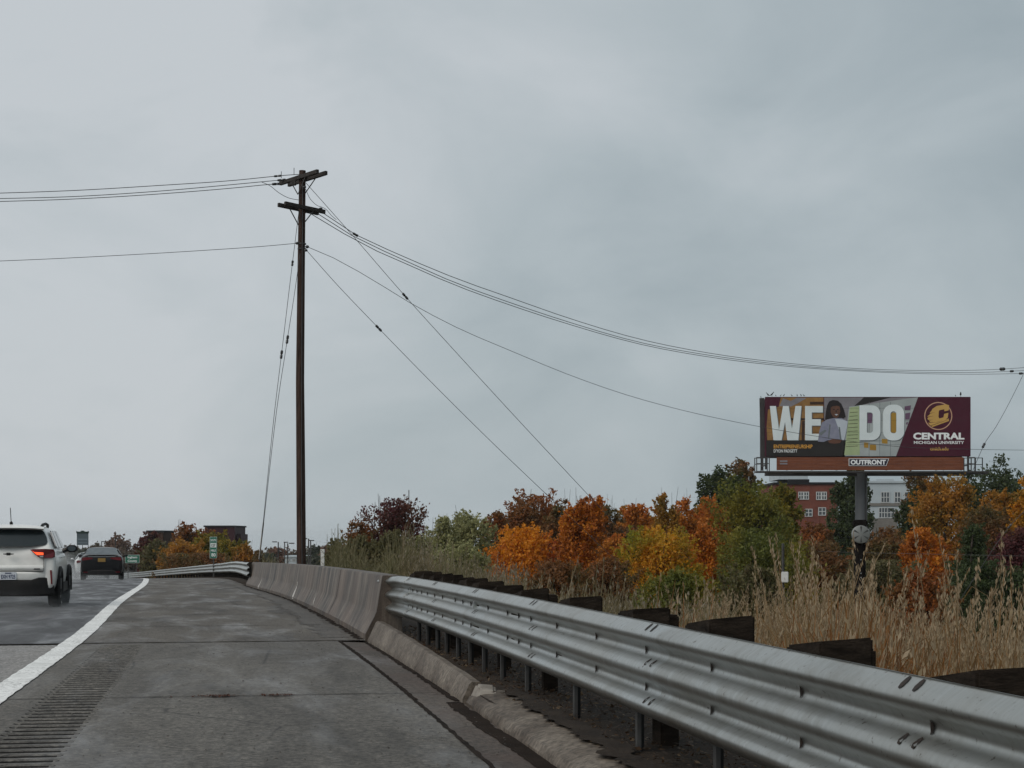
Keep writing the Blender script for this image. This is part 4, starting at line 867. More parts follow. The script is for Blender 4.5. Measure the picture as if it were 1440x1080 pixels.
def make_suv():
    s0 = 32.6; X, Y, _ = W(11.5, 852, 33.1); z = float(ZG(33.1)); root = empty('suv', (X,Y,z), R(11.2), 'white SUV with lit right tail lamp driving away in the near lane', 'car')
    def ring(y, w, zb, zm, zt, wt, tuck=.0, lean=0.0):
        # y, half width, bottom, belt, top, roof half width ; lean = how far the roof end sits forward of the belt
        return [(0,y,zb),(w*.86,y,zb),(w*.97,y+tuck*.3,zb+.10),(w,y+tuck*.2,zb+.38),(w*.995,y+tuck*.3,zm-.2),(w*.965,y+lean*.08,zm-.03),
                (w*.90,y+lean*.25,zm+.05),(wt*1.07,y+lean*.78,zt-.14),(wt*.96,y+lean*.97,zt-.035),(wt*.6,y+lean,zt),(0,y+lean,zt+.012)]
    st = [ring(.06,.80,.40,1.10,1.585,.60,.03,.30), ring(.10,.895,.32,1.13,1.60,.655,.02,.29), ring(.22,.915,.29,1.14,1.615,.67,0,.24), ring(.8,.925,.27,1.14,1.64,.675,0,.1), ring(1.7,.925,.27,1.13,1.655,.67,0,0), ring(2.4,.92,.27,1.115,1.63,.65,0,-.05)]
    def hood(y, w, zb, zm, zt): return [(0,y,zb),(w*.86,y,zb),(w*.97,y,zb+.1),(w,y,zb+.38),(w*.995,y,zm-.2),(w*.97,y,zm-.05),(w*.93,y,zm),(w*.86,y,zt-.05),(w*.7,y,zt-.01),(w*.5,y,zt),(0,y,zt+.01)]
    st += [hood(3.15,.915,.27,1.07,1.16), hood(3.8,.905,.27,1.0,1.06), hood(4.3,.85,.3,.9,.94), hood(4.48,.72,.38,.8,.82)]
    body = car_body(st, M['cwhite'], root)
    # tailgate glass and spoiler
    mb = MB(); P4 = lambda x,z: (x, .062+.30*max(0,(z-1.10))/.5 - .012 + .05*(abs(x)/.7)**3, z)
    out = [(-.60,1.545),(-.665,1.50),(-.715,1.40),(-.735,1.31),(-.725,1.262),(-.68,1.24),(-.42,1.218),(0,1.212),(.42,1.218),(.68,1.24),(.725,1.262),(.735,1.31),(.715,1.40),(.665,1.50),(.60,1.545),(0,1.555)]
    vs = [P4(*p) for p in out]; c = (0,.062+.30*.29/.5-.02,1.39); mb.add([c]+vs, [(0,i+1,(i+1)%len(vs)+1) for i in range(len(vs))]); mb.build('rear_window', M['cglass'], root, smooth=60)
    mb = MB(); rg = []
    for x in np.linspace(-.66,.66,9): e = (abs(x)/.66)**3; rg.append([(x,.20+.05*e,1.565-.02*e),(x,.17+.06*e,1.585-.02*e),(x,.30+.03*e,1.632-.04*e),(x,.5,1.655-.05*e),(x,.5,1.60-.03*e)])
    mb.loft(rg); mb.build('spoiler', M['cwhite'], root, smooth=40)
    for s in (-1,1):
        mb = MB(); rg = []
        pts = [(s*.415,1.145),(s*.47,1.16),(s*.70,1.165),(s*.865,1.155),(s*.885,1.10),(s*.885,1.0),(s*.84,.985),(s*.64,.985),(s*.575,1.0)]
        n = len(pts); yy = lambda x: .03+.09*max(0,(abs(x)-.72)/.17)**2
        vs = [(x,yy(x),zz) for x,zz in pts]+[(x,yy(x)+.1,zz) for x,zz in pts]
        mb.add(vs, [tuple(range(n)), tuple(range(2*n-1,n-1,-1))]+[(i,n+i,n+(i+1)%n,(i+1)%n) for i in range(n)]); tl = mb.build('tail_light', M['tail'], root)
        mb = MB(); face(mb, [(s*.45,1.13),(s*.50,1.10),(s*.67,1.09),(s*.67,1.045),(s*.55,1.045)] if s > 0 else [(s*.5,1.10),(s*.66,1.075),(s*.66,1.06)], .018); mb.build('lit_lamp', M['lit'] if s > 0 else M['tail'], tl)
        mb = MB(); face(mb, [(s*.585,1.03),(s*.67,1.03),(s*.67,.995),(s*.62,.995)], .018); mb.build('clear_lens', M['clear'], tl)
        mb = MB(); face(mb, [(s*.795,.74),(s*.83,.74),(s*.845,.46),(s*.815,.46)], .05); mb.build('reflector', M['tail'], root)
    # tailgate seams and crease
    mb = MB()
    for s in (-1,1): face(mb, [(s*.672,.985),(s*.678,.985),(s*.668,.72),(s*.662,.72)], .052)
    face(mb, [(-.668,.72),(.668,.72),(.668,.708),(-.668,.708)], .050); mb.build('tailgate_seam', M['plastic'], root)
    mb = MB(); rg = []
    for x in np.linspace(-.67,.67,9): rg.append([(x,.065,.84),(x,.03+.02*(x/.67)**2,.80),(x,.035+.02*(x/.67)**2,.765),(x,.07,.735)])
    mb.loft(rg); mb.build('tailgate_crease', M['cwhite'], root, smooth=50)
    mb = MB(); rg = []
    for x in np.linspace(-.86,.86,13): e = (abs(x)/.86)**4; zt = .545 if abs(x) < .45 else .60; rg.append([(x*1.0,.14+.10*e,.22),(x,.02+.16*e,.25+.03*e),(x,-.015+.17*e,.42),(x,.0+.16*e,zt-.02),(x,.03+.15*e,zt),(x,.3,zt),(x,.3,.22)])
    mb.loft(rg); mb.build('lower_bumper', M['plastic'], root, smooth=35)
    mb = MB(); rg = []
    for x in np.linspace(-.84,.84,13): e = (abs(x)/.84)**4; rg.append([(x,.03+.16*e,.55),(x,.015+.16*e,.60),(x,.015+.15*e,.68),(x,.06+.13*e,.715),(x,.3,.715),(x,.3,.55)])
    mb.loft(rg); mb.build('bumper', M['cwhite'], root, smooth=35)
    mb = MB(); face(mb, rrect(-.155,.155,.555,.705,.015), -.002); pl = mb.build('licence_plate', M['plate'], root)
    lettering('plate_lettering', 'EXH 9725', -.135, .135, .575, .655, -.008, M['pblue'], pl, .02)
    mb = MB(); face(mb, [(-.06,.675),(.06,.675),(.06,.695),(-.06,.695)], -.006); mb.build('plate_strip', M['pblue'], pl)
    mb = MB(); face(mb, [(-.105,1.07),(-.04,1.075),(-.035,1.09),(.035,1.09),(.04,1.075),(.105,1.07),(.095,1.055),(.04,1.05),(.035,1.035),(-.035,1.035),(-.04,1.05),(-.095,1.055)], .036); mb.build('emblem', M['plastic'], root)
    mb = MB(); face(mb, [(.49,.775),(.60,.775),(.60,.757),(.49,.757)], .022); mb.build('badge', M['plastic'], root)
    for s in (-1,1):
        # side glass in three panes, seated on the tumblehome
        bl = lambda y: (s*.868, y, 1.165-.018*max(0,y-1.5)); tp = lambda y: (s*.722, y, 1.53)
        for (yb0,yb1,yt0,yt1) in ((.55,1.05,.78,1.12),(1.12,1.95,1.18,1.86),(2.02,2.98,1.93,2.36)):
            qd = [bl(yb0),bl(yb1),tp(yt1),tp(yt0)] if s > 0 else [bl(yb1),bl(yb0),tp(yt0),tp(yt1)]
            panel(root, 'side_window', M['cglass'], qd, rrect(.02,.98,.03,.97,.1), .032)
        mb = MB(); mb.tube([(s*.60,.52,1.60),(s*.61,.66,1.648),(s*.61,1.4,1.675),(s*.59,2.2,1.655),(s*.57,2.4,1.60)], [.035,.032,.03,.03,.03], 8); mb.build('roof_rail', M['plastic'], root, smooth=50)
        mb = MB(); mb.tube([(s*.86,2.75,1.08),(s*.97,2.72,1.12)], .03, 6); mb.ball((s*1.055,2.72,1.155), (.125,.09,.085), 12, 8); mr = mb.build('wing_mirror', M['plastic'], root, smooth=60)
        mb = MB(); face(mb, [(s*1.055+.085*math.cos(t),1.155+.055*math.sin(t)) for t in np.linspace(0,2*math.pi,15)[:-1]], 2.622); mb.build('mirror_glass', M['cglass2'], mr)
        for y in (.86,3.6):
            mb = MB(); pts = [(s*.937, y+.43*math.cos(t), .34+.43*math.sin(t)) for t in np.linspace(-.25,math.pi+.25,17)]; mb.tube(pts, .045, 6); mb.build('arch_trim', M['plastic'], root, smooth=50)
            mb = MB(); mb.tube([(s*.80,y,.345),(s*.932,y,.345)], .40, 24); mb.build('wheel_arch', M['plastic'], root)
            wheel(root, s*.83, y, .345, .235, s)
        mb = MB(); mb.box((s*.925,2.2,.36), (.03,2.2,.2)); mb.build('sill', M['plastic'], root, bevel=.01)
        mb = MB(); mb.box((s*.935,1.35,.98), (.02,.22,.03)); mb.box((s*.93,2.4,.98), (.02,.22,.03)); mb.build('door_handle', M['cwhite'], root)
    mb = MB(); mb.tube([(0,.62,1.64),(0,.60,1.70),(0,.59,1.715)], [.035,.03,.012], 8); mb.tube([(0,.59,1.70),(-.012,.55,1.99)], .008, 5); mb.build('antenna', M['plastic'], root)
    return root
def make_sedan(name, label, px, Y, rz, paint, glass, plate, lift=0):
    X = (px-CX)/F*Y; z = float(ZG(Y+X*0)); root = empty(name, (X,Y,z), rz, label, 'car')
    def ring(y, w, zb, zm, zt, wt):
        return [(0,y,zb),(w*.86,y,zb),(w*.97,y,zb+.1),(w,y,zb+.34),(w*.99,y,zm-.16),(w*.965,y,zm-.03),(w*.90,y,zm+.03),(wt*1.09,y,zt-.10),(wt*.98,y,zt-.03),(wt*.6,y,zt),(0,y,zt+.01)]
    def low(y, w, zb, zm): return [(0,y,zb),(w*.86,y,zb),(w*.97,y,zb+.1),(w,y,zb+.34),(w*.99,y,zm-.18),(w*.965,y,zm-.08),(w*.93,y,zm-.03),(w*.86,y,zm-.01),(w*.7,y,zm),(w*.45,y,zm+.012),(0,y,zm+.018)]
    st = [low(.0,.80,.34,1.0), low(.05,.90,.27,1.06), low(.2,.925,.24,1.085), low(.62,.93,.22,1.09), ring(1.05,.93,.22,1.03,1.27,.66), ring(1.5,.93,.22,1.01,1.42,.62), ring(2.1,.93,.22,1.0,1.455,.61), ring(2.7,.93,.22,.99,1.43,.6), ring(3.2,.925,.22,.98,1.2,.66), low(3.65,.92,.22,.97), low(4.4,.9,.24,.86), low(4.75,.8,.3,.72)]
    car_body(st, paint, root)
    mb = MB(); out = [(-.72,1.115,.62),(.72,1.115,.62),(.70,1.2,.83),(.62,1.36,1.24),(.56,1.40,1.34),(-.56,1.40,1.34),(-.62,1.36,1.24),(-.70,1.2,.83)]
    vs = [(x,y-.012,zz+.02) for x,zz,y in out]; c = (0,.93,1.262); mb.add([c]+vs, [(0,i+1,(i+1)%len(vs)+1) for i in range(len(vs))]); mb.build('rear_window', glass, root)
    mb = MB(); rg = []
    for x in np.linspace(-.72,.72,9): e = (abs(x)/.72)**3; rg.append([(x,.02+.08*e,1.08),(x,-.01+.08*e,1.11-.02*e),(x,.12,1.115-.02*e),(x,.2,1.09)])
    mb.loft(rg); mb.build('boot_lip', paint, root, smooth=40)
    mb = MB(); face(mb, [(-.60,1.02),(.60,1.02),(.60,1.045),(-.60,1.045)], -.012); mb.build('trim_strip', M['chrome'], root)
    for s in (-1,1):
        mb = MB(); face(mb, [(s*.38,.985),(s*.60,1.01),(s*.82,1.0),(s*.86,.93),(s*.84,.86),(s*.6,.89),(s*.40,.93)], -.008+0); mb.build('tail_light', M['tail'], root)
        mb = MB(); face(mb, [(s*.60,.36),(s*.8,.36),(s*.8,.33),(s*.60,.33)], -.01); mb.build('reflector', M['tail'], root)
        bl = lambda y: (s*.875, y, 1.04); tp = lambda y: (s*.655, y, 1.365)
        for (b0,b1,t0,t1) in ((1.1,1.95,1.5,1.98),(2.05,3.05,2.06,2.72)):
            qd = [bl(b0),bl(b1),tp(t1),tp(t0)] if s > 0 else [bl(b1),bl(b0),tp(t0),tp(t1)]
            panel(root, 'side_window', M['cglass'], qd, rrect(.02,.98,.04,.96,.1), .02)
        mb = MB(); mb.tube([(s*.87,2.85,.99),(s*.97,2.83,1.02)], .025, 6); mb.ball((s*1.03,2.83,1.05), (.10,.07,.06), 10, 6); mb.build('wing_mirror', paint, root, smooth=60)
        for y in (.98,3.75):
            mb = MB(); mb.tube([(s*.80,y,.33),(s*.934,y,.33)], .375, 24); mb.build('wheel_arch', M['plastic'], root); wheel(root, s*.825, y, .33, .22, s)
    mb = MB(); rg = []
    for x in np.linspace(-.82,.82,9): e = (abs(x)/.82)**4; rg.append([(x,.12+.1*e,.2),(x,.0+.12*e,.22),(x,-.02+.12*e,.4),(x,.02+.1*e,.46),(x,.3,.46),(x,.3,.2)])
    mb.loft(rg); mb.build('lower_bumper', M['plastic'], root, smooth=35)
    if plate:
        mb = MB(); face(mb, rrect(-.165,.165,.80,.965,.015), -.03); pl = mb.build('licence_plate', M['platey'], root)
        mb = MB(); face(mb, [(-.12,.845),(.12,.845),(.12,.915),(-.12,.915)], -.034); mb.build('plate_band', M['pblue'] if False else M['platey'], pl)
    return root
make_suv()
make_sedan('sedan', 'dark sedan with yellow licence plate driving away ahead of the white SUV', 143, 74.6, R(12.6), M['cdark'], M['cglass2'], True)
make_sedan('sedan', 'white car half hidden in spray to the left of the dark sedan', 130, 92, R(15.5), M['cwhite2'], M['cglass'], False)

# ------------------------------------------------------------------ spray thrown up by the tyres
def spraymat(name, dens):
    m, nt, b, L = newmat(name); nt.nodes.remove(b); v = N(nt, 'ShaderNodeVolumePrincipled'); v.inputs['Color'].default_value = (.9,.92,.93,1)
    t = N(nt, 'ShaderNodeTexCoord'); sp = N(nt, 'ShaderNodeVectorMath', operation='LENGTH'); L(t.outputs['Object'], sp.inputs[0])
    fall = mth(nt, 'SUBTRACT', 1.0, sp.outputs['Value'], clamp=True); f = noise(nt, 2.2, 4, .6, t.outputs['Object'], .4)
    d = mth(nt, 'MULTIPLY', mth(nt, 'POWER', fall, 1.0), ramp(nt, f, [(.35, .1), (.65, 1.0)])); L(mth(nt, 'MULTIPLY', d, dens), v.inputs['Density'])
    v.inputs['Anisotropy'].default_value = .2; L(v.outputs[0], nt.nodes['Material Output'].inputs['Volume']); return m
def spray(s, u, sz, z=0, dens=.34):
    mb = MB(); mb.ball((0,0,0), (1,1,1), 16, 10); o = mb.build('water_spray', spraymat('tyre_spray', dens)); p = P(s, u, z); o.location = p; o.scale = sz; o.rotation_euler = (0,0,-float(head(s)))
    tag(o, kind='stuff'); o['label'] = 'grey mist of spray thrown up behind the cars on the wet road'; o['category'] = 'spray'
spray(31.6, -1.9, (1.6,2.4,.3), .0, .22); spray(69, -2.1, (2.0,5,.32), .0, .13); spray(35.5, -2.1, (1.6,3.6,.5), .1); spray(80, -3.2, (3.2,6.5,.6), .1); spray(96, -6.0, (4.0,11,1.7), .3)

# ------------------------------------------------------------------ trees
def make_leaves(n, cl, size, aspect=1.5, flat=.0):
    # cl: clump centres/radii (k,6)
    vol = (cl[:,3]*cl[:,4]*cl[:,5])**(2/3.0); idx = rng.choice(len(cl), n, p=vol/vol.sum())
    d = rng.normal(size=(n,3)); d /= np.linalg.norm(d, axis=1)[:,None]
    r = rng.random(n)**.42*(1+.16*rng.normal(size=n)*(rng.random(n) < .3)); c = cl[idx,:3]+d*r[:,None]*cl[idx,3:6]
    a = rng.normal(size=(n,3)); a /= np.linalg.norm(a, axis=1)[:,None]
    b = np.cross(a, rng.normal(size=(n,3))); b /= np.linalg.norm(b, axis=1)[:,None]
    sz = (size*(.6+.8*rng.random(n)))[:,None]; a = a*sz*.5*aspect; b = b*sz*.5
    V = np.stack([c-a, c+b*.9-a*.1, c+a, c-b*.9-a*.1], 1).reshape(-1,3); return V, np.arange(4*n).reshape(n,4)
def tree(name, label, px, py_top, wpx, Y, pal, shape='round', dens=1.0, leaf=None, base=.12, cat='tree', group=None, bare=0):
    k = Y/F; X = (px-CX)*k; zb = float(terr(np.array(X), np.array(Y)))-.1; zt = CH-(py_top-HY)*k; h = max(zt-zb, .8); w = wpx*k*1.12
    root = empty(name, (X,Y,zb), 0, label, cat, group); leaf = leaf or max(.08, min(3.1*k, .05+.14*w)); cl = []
    ph = rng.random(4)*6.28
    def env(t, a):                      # crown radius (share of the half width) at height share t, direction a
        t = np.asarray(t)
        e = {'round': np.sqrt(np.clip(1-((t-.46)/.56)**2,0,1)), 'column': np.clip(1-t**2.6,0,1)**.62*np.minimum(1,.6+t), 'cone': np.clip(1-t,0,1)**.8,
             'vase': (.42+.62*t)*np.clip(1-t**7,0,1)**.5, 'sparse': (.35+.65*t)*np.clip(1-t**5,0,1)**.5, 'mass': np.clip(1-t**3,0,1)**.5, 'bush': np.clip(1-t**2.5,0,1)**.5}[shape]
        return e*(1+.20*np.sin(2*a+ph[0]+3*t)+.13*np.sin(3*a+ph[1]-7*t)+.09*np.sin(5*a+ph[2]+13*t))
    nl = {'round':7,'column':4,'cone':1,'vase':6,'sparse':7,'mass':8,'bush':5}[shape]; la = np.arange(nl)*2.4+rng.random()*6
    lo = np.stack([np.cos(la), np.sin(la)], -1)*(w*.34*np.sqrt((np.arange(nl)+.3)/nl))[:,None]; lh = 1-.36*rng.random(nl)*np.linspace(.15,1,nl); lh[0] = 1.0; lw = (.50+.2*rng.random(nl)) if nl > 1 else np.ones(1)
    def lead(c, i):
        c = c.copy(); c[:,0] = c[:,0]*lw[i]*(1.1-.25*c[:,2]/h)+lo[i,0]; c[:,1] = c[:,1]*lw[i]*(1.1-.25*c[:,2]/h)+lo[i,1]; c[:,2] *= lh[i]; return c
    K = 40 if shape != 'sparse' else 26; tt = rng.random(K)**.85; aa = np.arange(K)*2.4+rng.random(K)
    ee = env(tt, aa)*w*.5; rr = np.clip(w*(.09+.10*rng.random(K)), .1, None)*(.75+.5*ee/(w*.5))
    rho = np.maximum(0, ee-rr*.55)*(.45+.55*rng.random(K)**.5); zz = (base+(1-base)*tt)*h
    rz = np.minimum(rr*(1.15 if shape in ('column','vase','sparse') else .85), h*.14)
    cl = np.stack([np.cos(aa)*rho, np.sin(aa)*rho, np.minimum(zz, h-rz*.6), rr*.8, rr*.8, rz], -1); cl[:,:3] = lead(cl[:,:3], rng.integers(0,nl,K))
    n = int(np.clip(wpx*(h/k)*1.25*dens*(3.1*k/leaf)**1.2*1.25, 700, 17000)); nf = int(n*(.08 if shape == 'sparse' else .26)); nsp = int(n*.50)
    V, Q = make_leaves(n-nf-nsp, cl, leaf)
    # sprays of leaves along the outer twigs, reaching up and out
    S_ = 170; t = rng.random(S_)**.8; a_ = rng.random(S_)*6.28; r_ = env(t, a_)*w*.5*(.45+.45*rng.random(S_)); o_ = np.stack([np.cos(a_)*r_, np.sin(a_)*r_, (base+(1-base)*t*.93)*h], -1)
    o_ = lead(o_, rng.integers(0,nl,S_)); up_ = {'column':1.9,'vase':1.7,'cone':.2,'sparse':1.4}.get(shape,1.25); dv = np.stack([np.cos(a_), np.sin(a_), up_+.5*rng.normal(size=S_)], -1)+rng.normal(size=(S_,3))*.35; dv /= np.linalg.norm(dv,axis=1)[:,None]; Ls = w*(.10+.17*rng.random(S_))
    pk_ = rng.integers(0,S_,nsp); q_ = rng.random(nsp)**.8; c = o_[pk_]+dv[pk_]*(Ls[pk_]*q_)[:,None]+rng.normal(size=(nsp,3))*(w*.034*(1.15-q_*.85))[:,None]; c[:,2] = np.where(c[:,2] > h*1.03, h*(1.03-.2*rng.random(nsp)**.7), c[:,2])
    d = rng.normal(size=(nsp,3))+dv[pk_]*.8; a = d/np.linalg.norm(d,axis=1)[:,None]*leaf*.72; b = np.cross(a, rng.normal(size=(nsp,3))); b /= np.linalg.norm(b,axis=1)[:,None]; b *= leaf*.36
    V = np.concatenate([V, np.stack([c-a,c+b,c+a,c-b],1).reshape(-1,3)])
    # loose fill between the clumps, thinner towards the outline
    t = rng.random(nf)**.9; a_ = rng.random(nf)*6.28; r_ = env(t, a_)*w*.5*rng.random(nf)**.5*.93; c = np.stack([np.cos(a_)*r_, np.sin(a_)*r_, (base+(1-base)*t*.97)*h], -1); c = lead(c, rng.integers(0,nl,nf))
    c2 = np.concatenate([c, np.full((nf,3), leaf*.6)], 1); d = rng.normal(size=(nf,3)); a = d/np.linalg.norm(d,axis=1)[:,None]*leaf*.7; b = np.cross(a, rng.normal(size=(nf,3))); b /= np.linalg.norm(b,axis=1)[:,None]; b *= leaf*.45
    V = np.concatenate([V, np.stack([c-a,c+b,c+a,c-b],1).reshape(-1,3)])
    ns = int(n*.04); d = rng.normal(size=(ns,3)); d /= np.linalg.norm(d,axis=1)[:,None]; pick = rng.integers(0,len(cl),ns); c = cl[pick,:3]+d*cl[pick,3:6]*(1.05+.35*rng.random(ns))[:,None]
    a = rng.normal(size=(ns,3))*leaf*.45; b = rng.normal(size=(ns,3))*leaf*.3; V2 = np.stack([c-a,c+b,c+a,c-b],1).reshape(-1,3)
    V2[:,2] = np.minimum(V2[:,2], h*1.0-.04*h*rng.random(len(V2))); V = np.concatenate([V,V2]); V[:,2] = np.maximum(V[:,2], .02); Q = np.arange(len(V)).reshape(-1,4)
    npmesh('crown', V, Q, PAL[pal], root)
    mb = MB(); tr = max(.05, w*.03); top = h*.8
    mb.tube([(0,0,-.3),(tr*.4,0,h*.2),(-tr*.4,tr*.3,h*.5),(0,0,top)], [tr*1.25,tr,tr*.7,tr*.25], 7)
    for i, c in enumerate(cl[::3] if shape != 'sparse' else cl):
        z0 = max(.08*h, c[2]-.55*math.hypot(c[0],c[1])-.12*h); m_ = (c[0]*.5, c[1]*.5, (z0+c[2])/2+.03*h)
        mb.tube([(0,0,z0), m_, (c[0],c[1],c[2]), (c[0]*1.18,c[1]*1.18,min(h*1.02,c[2]+c[5]*.9))], [tr*.5,tr*.32,tr*.2,tr*.06], 5)
    for j in range(bare):
        a = random.random()*6.28; x0_ = math.cos(a)*w*.2*random.random(); y0_ = math.sin(a)*w*.2
        mb.tube([(x0_,y0_,h*.7),(x0_*1.3+random.uniform(-.1,.1)*w,y0_*1.3,h*(.98+.1*random.random()))], [tr*.2,tr*.08], 4)
    mb.build('trunk', M['bark'], root, smooth=60); return root
